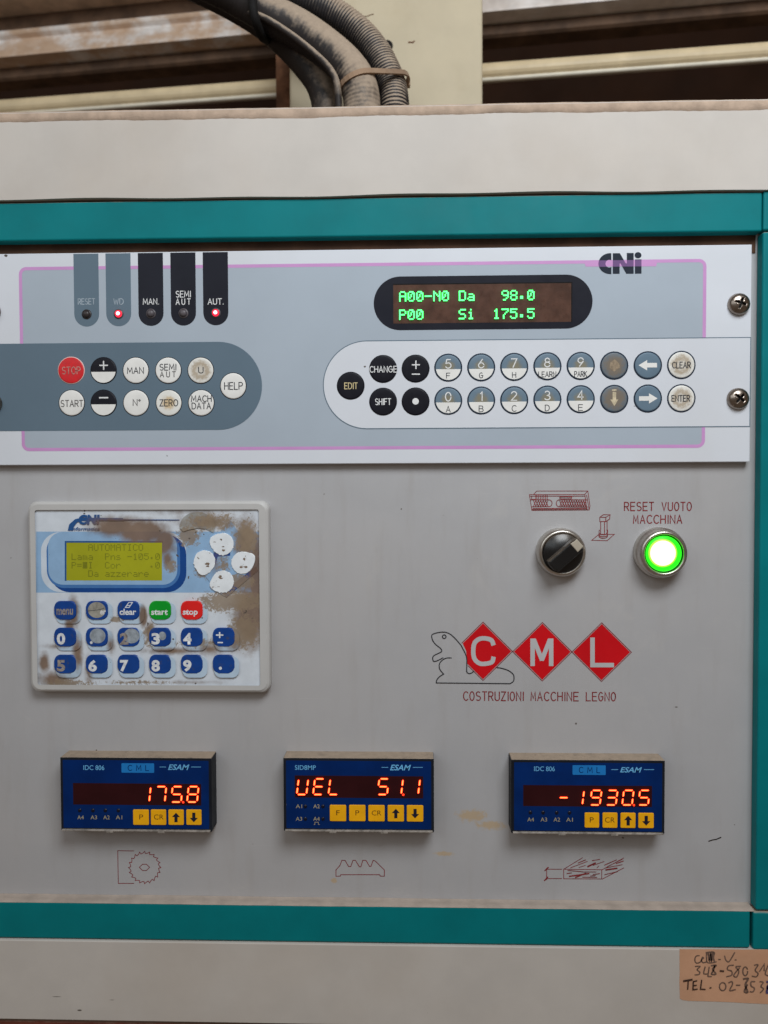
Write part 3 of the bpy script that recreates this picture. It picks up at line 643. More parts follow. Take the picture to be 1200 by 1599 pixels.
ribbons('panel_symbol', qlines(zs, L, DP), .95*.0004, DP, M_ink_red, plate)
L = [{'p': [(905, 595), (1085, 595), (1000, 670), (820, 665)], 'c': True}, [(925, 450), (925, 590)], [(970, 450), (970, 590)], [(1000, 440), (1000, 590)], {'p': [(915, 395), (985, 395), (985, 445), (915, 445)], 'c': True}, [(915, 395), (955, 365), (1035, 365), (985, 395)], [(1035, 365), (1030, 415), (985, 445)],
     arc(955, 600, 50, 22, 0, 180), arc(955, 615, 50, 26, 0, 180), [(905, 615), (908, 545)], [(1005, 615), (1005, 545)], arc(955, 585, 40, 14, 0, 180)]
ribbons('column_symbol', qlines(zs, L, DP), 1.1*.0004, DP, M_ink_red, plate)
zk = zoom(80, 1160, 4.444); T = []
for i in range(20):
    a = -90+i*18; T += [(650+112*math.cos(math.radians(a)), 865+112*math.sin(math.radians(a))), (650+97*math.cos(math.radians(a+3)), 865+97*math.sin(math.radians(a+3))), (650+101*math.cos(math.radians(a+11)), 865+101*math.sin(math.radians(a+11)))]
ribbons('saw_blade_symbol', qlines(zk, [{'p': T, 'c': True}, [(575, 750), (463, 748), (467, 975), (575, 975)], {'p': [(613, 863), (635, 842), (662, 842), (684, 863), (662, 886), (635, 886)], 'c': True}], DP), 1.0*.0004, DP, M_ink_red, plate)
ribbons('cutter_symbol', qlines(zoom(430, 1160, 4.444), [{'p': [(422, 925), (422, 882), (450, 850), (463, 815), (485, 815), (510, 858), (525, 858), (540, 815), (557, 815), (585, 860), (595, 860), (608, 815), (630, 815), (655, 857), (665, 857), (680, 815), (695, 820), (758, 882), (758, 925), (730, 925), (725, 915), (455, 915), (452, 925)], 'c': True}], DP), 1.1*.0004, DP, M_ink_red, plate)
L = [{'p': [(325, 298), (800, 305), (800, 420), (325, 418)], 'c': True}, [(325, 298), (560, 155)], [(805, 305), (1075, 158)], [(805, 422), (1075, 282)], [(118, 298), (300, 298)], [(118, 415), (300, 415)], [(112, 285), (112, 430)], {'p': [(90, 315), (132, 275)], 'w': 1.8}, {'p': [(85, 440), (125, 395)], 'w': 1.8}]
for a, b, c, d_, wd in ((505, 220, 600, 180, 1.6), (410, 280, 620, 200, 1.3), (515, 275, 595, 250, 1.2), (625, 265, 720, 220, 3.2), (680, 190, 775, 175, 1.5), (690, 250, 830, 200, 1.2), (740, 280, 765, 255, 1.2), (835, 245, 985, 180, 1.6), (870, 265, 1060, 170, 1.3), (980, 225, 1070, 195, 1.9), (850, 305, 990, 285, 3), (845, 280, 1055, 240, 1.3), (835, 365, 1000, 325, 1.4), (365, 350, 425, 342, 1.6), (375, 310, 560, 328, 1.5), (560, 330, 730, 330, 1.2), (395, 385, 640, 350, 2.6), (470, 400, 600, 345, 2.4), (560, 395, 740, 398, 1.3), (690, 362, 775, 350, 1.4), (660, 380, 720, 375, 1.4)):
    L.append({'p': [(a, b), (c, d_)], 'w': wd*.72})
ribbons('board_symbol', qlines(zoom(840, 1320, 8), L, DP), 1.0*.0004, DP, M_ink_red, plate)

# ------------------------------------------------------------------ numerical control panel
D = .005
rk = thing('numerical_control_panel', 'white and grey rack control panel with round buttons and green display', 'control panel', (0, -D, 0.03))
z_t = 0.5*(Q(490, 390, D).y+Q(1170, 382, D).y); z_b = Q(1000, 722, D).y; x_r = Q(1173, 550, D).x; x_l = x_r-.482
face = prism('face_plate', rect((x_l, z_b), (x_r, z_t)), 0, D, M_white, rk, .0004)
d1 = D+.00004
gx0, gx1 = Q(34.5, 560, d1).x, Q(1099.7, 560, d1).x; gz1 = Q(600, 412.8, d1).y; gz0 = Q(600, 699.2, d1).y
prism('grey_field', rrect(gx0, gz0, gx1, gz1, .0036), d1, d1, M_pgrey, face)
d2 = d1+.00003
ribbons('pink_border', [(rrect(gx0, gz0, gx1, gz1, .0036), True, None)], .0020, d2, M_pink, face)
zl = zoom(920, 380, 12.0)
prism('pink_tab', [Q(*zl(*p), d2+.00003) for p in ((-95, 318), (-60, 435), (1260, 430), (1290, 312))], d2+.00003, d2+.00003, M_pink, face)
# emblem
d3 = d2+.00006
def emblem(name, pts):
    P = [Q(*zl(*p), d3) for p in pts]; o = prism(name, P, d3, d3, [M_logo_dark, M_logo_mix], face)
    za = Q(*zl(500, 316), d3).y; zb = Q(*zl(500, 436), d3).y; oz = WORLD[o.name].z
    bm = bmesh.new(); bm.from_mesh(o.data); bmesh.ops.triangulate(bm, faces=bm.faces)
    for z in (za, zb): bmesh.ops.bisect_plane(bm, geom=bm.verts[:]+bm.edges[:]+bm.faces[:], plane_co=(0, 0, z-oz), plane_no=(0, 0, 1))
    for f in bm.faces: f.material_index = 1 if zb < f.calc_center_median().z+oz < za else 0
    bm.to_mesh(o.data); bm.free()
emblem('emblem_letter', [(420, 185)]+arc(400, 380, 222, 197, -90, -270, 20)+[(420, 577), (420, 442)]+arc(382, 380, 72, 72, 58, 302, 16)+[(420, 318)])
emblem('emblem_letter', [(447, 185), (580, 185), (690, 375), (710, 375), (710, 180), (838, 180), (838, 570), (700, 570), (592, 378), (575, 378), (575, 570), (447, 570)])
emblem('emblem_letter', [(862, 300), (985, 300), (985, 568), (862, 568)]); emblem('emblem_dot', arc(920, 222, 64, 58, 0, 345, 22))
# lamp strips hanging from the top edge
def pxX(px, py, d): return Q(px, py, d).x
zlab = Q(236, 489.7, d3).y
for i, (px, mt, tx) in enumerate(((135.5, M_slate, 'RESET'), (185.5, M_slate, 'WD'), (236, M_black, 'MAN.'), (286.7, M_black, 'SEMI'), (337.2, M_black, 'AUT.'))):
    x = pxX(px, 470, d2); r = .0078; zb_ = Q(236, 509, d2).y
    st = prism('lamp_strip', [(x+r, z_t-.0006), (x-r, z_t-.0006)]+[(x+r*math.cos(math.radians(a)), zb_+r+r*math.sin(math.radians(a))) for a in range(180, 361, 12)], d2+.00004, d2+.00004, mt, face)
    on = i in (1, 4)
    lathe('indicator_lamp', (x, zlab), [(.0031, D), (.0030, D+.0004), (.0024, D+.0006)], M_lamp_off_d if i == 0 else M_lamp_off, rk, 24, D)
    lathe('indicator_lens', (x, zlab), [(.0022, D+.0005), (.0020, D+.0013), (.0012, D+.0018), (0, D+.002)], M_lamp_on if on else (M_lamp_off_d if i < 1 else M_lamp_off), rk, 24, D)
    if on: lathe('lamp_core', (x+.0001, zlab), [(.0012, D+.0017), (.0010, D+.0022), (0, D+.0024)], M_lamp_core, rk, 16, D)
    tc = M_text_white if i > 1 else M_text_pale
    if tx == 'SEMI':
        letters('lettering', 'SEMI', px-11.5, px+11, 454.5, 464, d3, 1.2, tc, face); letters('lettering', 'AUT', px-11.5, px+11, 466.5, 475.5, d3, 1.2, tc, face, False, .45)
    else: wd = 7.5 if tx == 'WD' else (13 if tx == 'RESET' else 12); letters('lettering', tx, px-wd, px+wd, 466.3, 475.3, d3, 1.2, tc, face)
# left slate pad
def pill(x0, x1, z0, z1, rl, rr):
    p = []
    if rr:
        r = (z1-z0)/2; p += [(x1-r+r*math.cos(math.radians(a)), (z0+z1)/2+r*math.sin(math.radians(a))) for a in range(-90, 91, 6)]
    else: p += [(x1, z0), (x1, z1)]
    if rl:
        r = (z1-z0)/2; p += [(x0+r+r*math.cos(math.radians(a)), (z0+z1)/2+r*math.sin(math.radians(a))) for a in range(90, 271, 6)]
    else: p += [(x0, z1), (x0, z0)]
    return p
d4 = d2+.00010
prism('slate_field', pill(x_l+.0005, Q(409.5, 603, d4).x, Q(200, 672, d4).y, Q(200, 535, d4).y, False, True), d4, d4, M_slate, face)
wp = pill(Q(505.3, 602, d4).x, x_r-.0003, Q(800, 668, d4).y, Q(800, 530.3, d4).y, True, False)
prism('white_field', wp, d4, d4, M_white, face)
ribbons('field_outline', [(wp, True, None)], .0005, d4+.00004, M_slate, face)
# round buttons
DB = D+.0007; DT = DB+.00006
def button(px, py, mt, ring, r, lower=None, halfr=None):
    c = Q(px, py, D)
    b = lathe('push_button', c, [(r, D), (r, D+.0003), (r-.0003, D+.00045), (r-.0004, D+.00045), (0, D+.00045)], ring, rk, 44, D)
    rr = r-(.0008 if ring is M_btn_ring else .0004)
    cap = lathe('button_cap', c, [(rr, D+.0004), (rr-.0001, D+.0006), (rr-.0007, DB), (rr*.5, DB), (0, DB)], mt, b, 44, D+.0004)
    if lower:
        z = -.0010*r/.0086; pts = []
        rq = rr-.0002; a0 = math.asin(z/rq)
        pts = [(c.x+rq*math.cos(t), c.y+rq*math.sin(t)) for t in [math.pi-a0+(math.pi+2*a0)*i/24 for i in range(25)]]
        lo_ = prism('lower_half', pts, DB-.0001, DB+.00003, lower, b)
        lo_.location.x += 0
    return b, c
def lab(b, tx, px, py, w_, h_, mt, lw=1.25, tr=0.21): return letters('legend', tx, px-w_/2, px+w_/2, py-h_/2, py+h_/2, DT+.00003, lw, mt, b, False, tr)
rL = .0083
lx = [111.9, 162.4, 212.8, 263.5, 314.0]; y1, y2 = 578.5, 629.2
b, c = button(lx[0], y1, M_btn_red, M_btn_pink, rL+.0002); lab(b, 'STOP', 111.7, y1, 28, 11, M_text_stop, 1.5)
b, c = button(lx[1], y1, M_btn_black, M_btn_black, rL, M_btn_white); lab(b, '+', lx[1]-.8, 570.5, 13, 23, M_text_white, 2)
b, c = button(lx[2], y1, M_btn_white, M_btn_black, rL); lab(b, 'MAN', lx[2]-1, 578.5, 25, 9.5, M_text_dark)
b, c = button(lx[3], y1, M_btn_white, M_btn_black, rL); lab(b, 'SEMI', lx[3]-1, 573.3, 25, 9.5, M_text_dark); lab(b, 'AUT', lx[3]-1, 584.5, 24, 8.5, M_text_dim, 1.2, .5)
b, c = button(lx[4], y1, M_btn_white_w, M_btn_black, rL); lab(b, 'U', lx[4], 578, 7, 9, M_text_dark)
b, c = button(lx[0]+.8, y2, M_btn_white, M_btn_black, rL); lab(b, 'START', 112.7, 630, 34, 10, M_text_dim)
b, c = button(lx[1]+.2, y2, M_btn_black, M_btn_black, rL, M_btn_white); lab(b, '-', lx[1]-.8, 621, 14, 23, M_text_white, 2.2)
b, c = button(lx[2]+.4, y2, M_btn_white, M_btn_black, rL); lab(b, "N'", lx[2]+1, 628.5, 11, 9.5, M_text_dim)
b, c = button(lx[3]+.8, y2, M_btn_white_y, M_btn_black, rL); lab(b, 'ZERO', lx[3]+.5, 629, 28, 10, M_text_dark)
b, c = button(lx[4]+.8, y2, M_btn_white, M_btn_black, rL); lab(b, 'MACH', lx[4]+.8, 622.5, 31, 9.5, M_text_dark); lab(b, 'DATA', lx[4]+.8, 633.8, 29, 9.5, M_text_dark)
b, c = button(364.8, 602.8, M_btn_white, M_btn_black, rL); lab(b, 'HELP', 365, 602.6, 28, 11, M_text_dark)
rR = .0086
b, c = button(548, 602.4, M_btn_black, M_btn_black, rR); lab(b, 'EDIT', 548.5, 602.5, 20, 9.5, M_text_gold)
b, c = button(598.6, 576.2, M_btn_black, M_btn_black, rR); lab(b, 'CHANGE', 599, 576.6, 42, 9.5, M_text_white)
b, c = button(598.6, 627.2, M_btn_black, M_btn_black, rR); lab(b, 'SHIFT', 598.6, 627.3, 24, 9.5, M_text_white)
b, c = button(649.3, 575.7, M_btn_black, M_btn_black, rR); lab(b, '+', 649.3, 569.6, 12.5, 22, M_text_white, 1.8); lab(b, '-', 649.3, 584.2, 12.5, 22, M_text_white, 1.8)
b, c = button(649.3, 626.9, M_btn_black, M_btn_black, rR); prism('legend', disc(c, .0020, 24), DT, DT, M_text_white, b)
rx = [700.3, 751.7, 803.2, 855, 907, 959.2, 1011.7, 1064]
ry1 = [574.2, 573.7, 573, 572, 571.5, 571, 570.6, 570]; ry2 = [626, 625.4, 624.8, 624, 623.4, 622.9, 622.4, 622]
for i, (n_, s) in enumerate((('5', 'F'), ('6', 'G'), ('7', 'H'), ('8', 'LEARN'), ('9', 'PARK'))):
    b, c = button(rx[i], ry1[i], M_btn_slate_w, M_btn_ring, rR, M_btn_white); lab(b, n_, rx[i], ry1[i]-6, 8.6, 13.5, M_text_white, 1.6)
    wd = {'LEARN': 27, 'PARK': 19}.get(s, 5.5); lab(b, s, rx[i], ry1[i]+12.5, wd, 8.2, M_text_dark, 1.1)
for i, (n_, s) in enumerate((('0', 'A'), ('1', 'B'), ('2', 'C'), ('3', 'D'), ('4', 'E'))):
    b, c = button(rx[i], ry2[i], M_btn_slate_w, M_btn_ring, rR, M_btn_white); lab(b, n_, rx[i], ry2[i]-6.5, 3 if n_ == '1' else 8.6, 13.5, M_text_white, 1.6); lab(b, s, rx[i], ry2[i]+13, 6.5, 9.2, M_text_dark, 1.1)
def arrow(b, c, rot, mt, s=1.0, a=.0057):
    pts = [(-a, 0), (-a*.1, a*.55), (-a*.1, a*.24), (a*.95, a*.24), (a*.95, -a*.24), (-a*.1, -a*.24), (-a*.1, -a*.55)]
    t = math.radians(rot); pts = [(c.x+x*math.cos(t)-y*math.sin(t), c.y+x*math.sin(t)+y*math.cos(t)) for x, y in pts]
    prism('legend', pts, DT, DT, mt, b)
b, c = button(rx[5], ry1[5], M_btn_brown_w, M_btn_ring, rR)
pts = [(c.x+.0034*math.cos(t)*random.uniform(.8, 1.1), c.y+.0034*math.sin(t)*random.uniform(.8, 1.1)) for t in [k*math.pi/8 for k in range(16)]]
prism('worn_patch', pts, DT, DT, mat('worn_tan', S(150, 132, 110), .6, var=.2, scale=500), b)
b, c = button(rx[5], ry2[5], M_btn_brown_w, M_btn_ring, rR); arrow(b, c, 90, M_arrow_w, a=.0044)
prism('legend', rect((c.x-.0015, c.y+.0049), (c.x+.0013, c.y+.0057)), DT, DT, M_arrow_w, b)
b, c = button(rx[6], ry1[6], M_btn_slate, M_btn_ring, rR); arrow(b, c, 0, M_btn_white)
b, c = button(rx[6], ry2[6], M_btn_slate, M_btn_ring, rR); arrow(b, c, 180, M_btn_white)
b, c = button(rx[7], ry1[7], M_btn_white_w, M_btn_ring, rR); lab(b, 'CLEAR', rx[7]+.5, ry1[7], 28, 9.5, M_text_dark)
b, c = button(rx[7], ry2[7], M_btn_white_w, M_btn_ring, rR); lab(b, 'ENTER', rx[7]-.5, ry2[7], 28, 9.5, M_text_dark)
# display
zdsp0 = Q(750, 514.3, D).y; zdsp1 = Q(750, 430.4, D).y
dsp = prism('display_surround', pill(Q(584, 472, D).x, Q(925.5, 470, D).x, zdsp0, zdsp1, True, True), D, D+.00022, M_black, rk)
win = prism('display_window', rect((Q(614.5, 475, D).x, Q(750, 504, D).y), (Q(893, 475, D).x, Q(750, 442.8, D).y)), D+.0002, D+.00026, M_vfd_back, rk)
wx0, wx1, wz0, wz1 = Q(614.5, 475, D).x, Q(893, 475, D).x, Q(750, 504, D).y, Q(750, 442.8, D).y
ribbons('window_edge', [([(wx0, wz1), (wx1, wz1), (wx1, wz0)], False, None)], .0007, D+.00030, M_hole, win)
dots('character', [('A00-N0 Da   98.0', 455.0)], 623.8, 13.0, 15.6, D+.0011, M_vfd, win, .9)
dots('character', [('P00    Si  175.5', 483.6)], 623.8, 13.0, 15.6, D+.0011, M_vfd, win, .9)
# rack screws with cross recesses
def screw(x, z, ang):
    R_ = .0066; prof = [(R_, D), (R_, D+.0008), (R_*.97, D+.0018), (R_*.86, D+.0030), (R_*.66, D+.0039), (R_*.4, D+.0044), (R_*.2, D+.0046), (0, D+.0046), (0, D), (R_, D)]
    o = lathe('screw', (x, z), prof[:8], M_screw, rk, 36, D-.0002)
    bm = bmesh.new(); bm.from_mesh(o.data); bmesh.ops.holes_fill(bm, edges=bm.edges); bmesh.ops.recalc_face_normals(bm, faces=bm.faces); bm.to_mesh(o.data); bm.free()
    bm = bmesh.new()
    for a in (ang, ang+90):
        r = bmesh.ops.create_cube(bm, size=1, matrix=Matrix.Rotation(math.radians(a), 4, 'Y') @ Matrix.Diagonal((.0062, .005, .0014, 1)))
    cut = bpy.data.objects.new('cut', to_mesh(bm, 'cut')); coll.objects.link(cut); cut.location = (x, -(D+.0052), z)
    m = o.modifiers.new('b', 'BOOLEAN'); m.object = cut; m.operation = 'DIFFERENCE'; m.solver = 'EXACT'; m.use_self = True
    bpy.context.view_layer.update()
    me = bpy.data.meshes.new_from_object(o.evaluated_get(bpy.context.evaluated_depsgraph_get()))
    o.modifiers.clear(); o.data = me; bpy.data.objects.remove(cut)
    prism('recess_floor', disc((x, z), .0034, 12), D+.0024, D+.00272, M_hole, o)
sx = Q(1152.5, 550, D).x
for x in (sx, sx-.4600):
    screw(x, Q(1153, 475.5, D).y, 20 if x > 0 else 50); screw(x, Q(1152, 623, D).y, 42)

# ------------------------------------------------------------------ selector switch and lit push-button
cs_ = Q(876.5, 862.5, .004)
sel = thing('selector_switch', 'black rotary selector knob in a nickel ring beside the lit button', 'switch', (cs_.x, 0, cs_.y))
lathe('bezel_ring', cs_, [(.0150, 0), (.0150, .004), (.0146, .0068), (.0136, .0084), (.0126, .0088), (.0121, .0084), (.0120, .004)], M_steel, sel)
kb = lathe('knob', cs_, [(.0118, .003), (.0118, .0092), (.0114, .0098), (0, .0100)], M_knob, sel)
ang = math.radians(41); u = Vector((math.cos(ang), math.sin(ang))); v = Vector((-u.y, u.x))
def loc(a, b): return (cs_.x+u.x*a+v.x*b, cs_.y+u.y*a+v.y*b)
gp = [loc(a, b) for a, b in ((-.0100, -.0056), (.0100, -.0056), (.0113, -.002), (.0114, .0012), (.0106, .0032), (-.0106, .0032), (-.0114, .001), (-.0114, -.003))]
prism('grip', gp, .0097, .0165, M_knob, sel, .0012, 3)
prism('pointer_mark', [loc(a, b) for a, b in ((.0062, -.0042), (.0112, -.0038), (.0112, .0022), (.0062, .0026))], .0120, .0168, M_ivory, sel, .0005)
cb_ = Q(1030.5, 863, .003)
pb = thing('illuminated_push_button', 'lit green push button in a nickel ring under the reset lettering', 'push button', (cb_.x, 0, cb_.y))
lathe('bezel_ring', cb_, [(.0156, 0), (.0156, .0048), (.0153, .0056), (.0146, .0062), (.0146, .0090), (.0140, .0108), (.0130, .0117), (.0121, .0117), (.0116, .0110), (.0115, .0070)], M_steel, pb)
ln = lathe('lens', cb_, [(.0114, .0070), (.0114, .0096), (.0109, .0102), (.0102, .0103)], M_green_rim, pb)
lathe('lens_body', cb_, [(.0110, .0098), (.0108, .0104), (.0088, .0110), (.0076, .0112)], M_green_lens, ln)
lathe('lens_glow', (cb_.x-.0007, cb_.y+.0004), [(.0088, .0106), (.0084, .0113), (.0075, .0115)], M_green_mid, ln)
lathe('lit_core', (cb_.x-.0008, cb_.y+.0004), [(.0078, .0112), (.0074, .0117), (.0050, .0120), (0, .0122)], M_green_core, ln)

# ------------------------------------------------------------------ operator keypad
DK = .0075; zq = zoom(40, 770, 3.077)
kc = Q(234, 1083, 0)
kp = thing('operator_keypad', 'grimy worn membrane keypad with yellow-green screen and blue keys', 'keypad', (kc.x, 0, kc.y))
zz = lambda x, y, d=DK: Q(*zq(x, y), d)
o0, o1 = zz(22, 957), zz(1168, 37); i0, i1 = zz(50, 930), zz(1131, 69)
outer = rrect(o0.x, o0.y, o1.x, o1.y, .0055, 8); inner = rrect(i0.x, i0.y, i1.x, i1.y, .0014, 8)
bm = bmesh.new(); cx, cz = (o0.x+o1.x)/2, (o0.y+o1.y)/2
def ring(pts, d, sh=0.0):
    out = []
    for p in pts:
        q = Vector((p[0]-cx, p[1]-cz)); s = Vector((math.copysign(sh, q.x), math.copysign(sh, q.y))); q = q-s
        out.append(bm.verts.new((q.x, -d, q.y)))
    return out
R = [ring(outer, 0), ring(outer, DK-.0022), ring(outer, DK-.0008, .0006), ring(outer, DK, .0018), ring(inner, DK, -.0012), ring(inner, DK-.0007, 0), ring(inner, DK-.0030, 0)]
for a, b in zip(R, R[1:]):
    n = len(a)
    for i in range(n): bm.faces.new((a[i], a[(i+1) % n], b[(i+1) % n], b[i]))
bmesh.ops.recalc_face_normals(bm, faces=bm.faces); bz = link('bezel', to_mesh(bm, 'bezel'), M_bezel, kp, (cx, 0, cz))
DM = DK-.0012
memb = prism('membrane', rrect(i0.x-.0006, i0.y-.0006, i1.x+.0006, i1.y+.0006, .0008), .001, DM, K_white, kp)
ribbons('dirty_groove', [(rrect(i0.x+.0003, i0.y+.0003, i1.x-.0003, i1.y-.0003, .001), True, None)], .0009, DM+.0002, M_bezel_gap, memb)
ly = [0]
def kprint(name, pts, mt, parent=memb, raw=False):
    ly[0] += 1; d = DM+.00003*ly[0]
    P = pts if raw else [Q(*zq(*p), DM) for p in pts]
    return prism(name, P, d, d, mt, parent)
kprint('blue_band', [(52, 185), (1129, 185), (1129, 478), (52, 478)], K_sky)
def kr(x0, y0, x1, y1, r): a = Q(*zq(x0, y1), DM); b = Q(*zq(x1, y0), DM); return rrect(a.x, a.y, b.x, b.y, r/3.077*.0004, 8)
kprint('screen_surround', kr(78, 186, 772, 476, 95), K_pale, raw=True)
kprint('screen_surround', kr(120, 200, 772, 476, 95), K_navy, raw=True)
kprint('screen_surround', kr(105, 192, 742, 456, 85), K_steel, raw=True)
kprint('screen_surround', kr(112, 186, 728, 440, 70), K_sky, raw=True)
lcd = kprint('screen', [(197, 237), (657, 237), (657, 420), (197, 420)], K_lcd)
kprint('screen_edge', [(190, 230), (660, 230), (660, 238), (198, 238), (198, 421), (190, 421)], K_logo)
dl = DM+.00003*(ly[0]+2)
for s, yt in (('   AUTOMATICO', 246), ('Lama  Pns -105.0', 290), ('P=#I  Cor     .0', 331), ('   Da azzerare', 371)):
    dots('character', [(s, 770+yt/3.077)], 40+222/3.077, 8.80, 10.4, dl, K_lcd_ink, lcd, .8)
ly[0] += 3
kprint('diamond_field', [(985, 130), (1120, 330), (1110, 360), (965, 500), (930, 480), (810, 330)], K_sky)
kprint('diamond_edge', [(1108, 352), (1118, 372), (968, 500), (945, 478)], K_navy)
kprint('centre_mark', [(905, 300), (905, 285), (985, 285), (985, 300), (925, 305), (915, 340), (905, 340)], K_navy)
kprint('logo_line', [(205, 180), (212, 150), (240, 125), (270, 118), (470, 120), (476, 133), (275, 133), (250, 140), (235, 160), (230, 180)], K_logo)
kprint('logo_line', [(470, 125), (742, 127), (742, 131), (470, 131)], K_logo)
ly[0] += 2; dk = DM+.00003*ly[0]
text('emblem_letters', 'CNI', 40+255/3.077, 40+357/3.077, 770+103/3.077, 770+152/3.077, dk, K_logo, memb, .05, .1)
text('lettering', 'informatica', 40+220/3.077, 40+357/3.077, 770+163/3.077, 770+180/3.077, dk+.00003, K_logo, memb, .02, .2)
ly[0] += 2
dome = kprint('grey_dome', [(745, 168)]+arc(828, 160, 85, 70, 180, 360, 18)+[(905, 190), (870, 172), (830, 168), (790, 175), (760, 185)], K_dome)
# keys
kx = [195, 347, 498.5, 650, 802, 955]; ky = [561.5, 690, 819.5]
KN = {(0, 0): 'menu', (1, 0): 'enter', (2, 0): 'clear', (3, 0): 'start', (4, 0): 'stop'}
DKY = DM+.0013
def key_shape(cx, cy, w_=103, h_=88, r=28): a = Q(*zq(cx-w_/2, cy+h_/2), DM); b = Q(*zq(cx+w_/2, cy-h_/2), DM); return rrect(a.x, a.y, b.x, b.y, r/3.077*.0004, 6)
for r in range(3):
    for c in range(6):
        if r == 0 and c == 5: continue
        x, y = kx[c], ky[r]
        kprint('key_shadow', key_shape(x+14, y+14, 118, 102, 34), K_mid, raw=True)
for r in range(3):
    for c in range(6):
        if r == 0 and c == 5: continue
        x, y = kx[c], ky[r]; nm = KN.get((c, r)); mt = {'start': K_green, 'stop': K_red}.get(nm, K_key)
        k = prism('key', key_shape(x, y), DM, DKY, mt, kp, .0007, 3)
        dd = DKY+.00004
        X = lambda q: 40+q/3.077
        Y = lambda q: 770+q/3.077
        if nm:
            if nm == 'enter':
                prism('worn_patch', disc(Q(X(x-4), Y(y), DKY), .0056, 26, .0050), dd, dd, K_worn_b, k); text('legend', 'er', X(x+12), X(x+40), Y(y+2), Y(y+22), dd+.00004, K_legend, k, .03, .1)
                ribbons('crack', qlines(zq, [[(x-46, y+5), (x-5, y), (x+12, y-2), (x+30, y-8)]], DKY), .0003, dd+.00006, M_text_dark, k)
            else: text('legend', nm, X(x-46), X(x+(26 if nm == 'stop' else 34)), Y(y-2 if nm in ('stop', 'start') else y-6), Y(y+(32 if nm == 'stop' else 24)), dd, K_legend_w if nm == 'menu' else K_legend, k, .03, .05)
            if nm == 'clear': ribbons('eraser_sign', qlines(zq, [{'p': [(x-18, y-12), (x-2, y-36), (x+16, y-36), (x, y-12)], 'c': True}, [(x-10, y-22), (x+8, y-22)]], DKY), .0005, dd, K_legend, k)
        elif c == 5 and r == 1:
            a = zq(x-20, y-8); letters('legend', '+', X(x-40), X(x-6), Y(y-30), Y(y+14), dd, 2.2, K_legend, k); letters('legend', '-', X(x-32), X(x-8), Y(y+8), Y(y+48), dd, 2, K_legend, k)
        elif c == 5: prism('legend', disc(Q(X(x-18), Y(y+22), DKY), .0010, 14), dd, dd, K_legend, k)
        else:
            s = str(c+5*(r-1))
            if s in '12': prism('worn_patch', disc(Q(X(x+(0 if s == '1' else 12)), Y(y-4), DKY), .0050, 26, .0047), dd, dd, K_worn, k)
            if s == '3': prism('worn_patch', disc(Q(X(x+8), Y(y-4), DKY), .0024, 20, .0027), dd, dd, K_worn, k)
            if s != '1': text('legend', s, X(x-44), X(x-4), Y(y-18), Y(y+38), dd+.00004, K_legend_w if s in '25' else K_legend, k, .045)
            else: prism('legend', disc(Q(X(x-30), Y(y+28), DKY), .0009, 12), dd+.00004, dd+.00004, K_legend, k)
# four arrow keys: rounded drops pointing outwards
for cx_, cy_, a in ((950, 245, 200), (862, 328, 100), (1043, 335, 330), (950, 425, 160)):
    pts = []
    for i in range(40):
        t = 2*math.pi*i/40; rr = 52*(1+.30*max(0, math.cos(t-math.radians(a)))**8)*random.uniform(.97, 1.03)
        pts.append(Q(*zq(cx_+rr*math.cos(t), cy_+rr*1.02*math.sin(t)), DM))
    pk_ = prism('arrow_key', pts, DM, DM+.0008, K_arrow, kp, .0005, 3)
    for j in range(3):       # flakes of the old arrow print
        t = random.uniform(0, 6.28); q0 = random.uniform(10, 30); qx, qy = cx_+q0*math.cos(t), cy_+q0*math.sin(t)
        ex, ey = random.uniform(5, 13), random.uniform(3, 7)
        prism('worn_mark', [Q(*zq(qx+ex*math.cos(k*.524)*random.uniform(.4, 1.3), qy+ey*math.sin(k*.524)*random.uniform(.4, 1.4)), DM) for k in range(12)], DM+.00085+j*.00002, DM+.00085+j*.00002, K_flake, pk_)

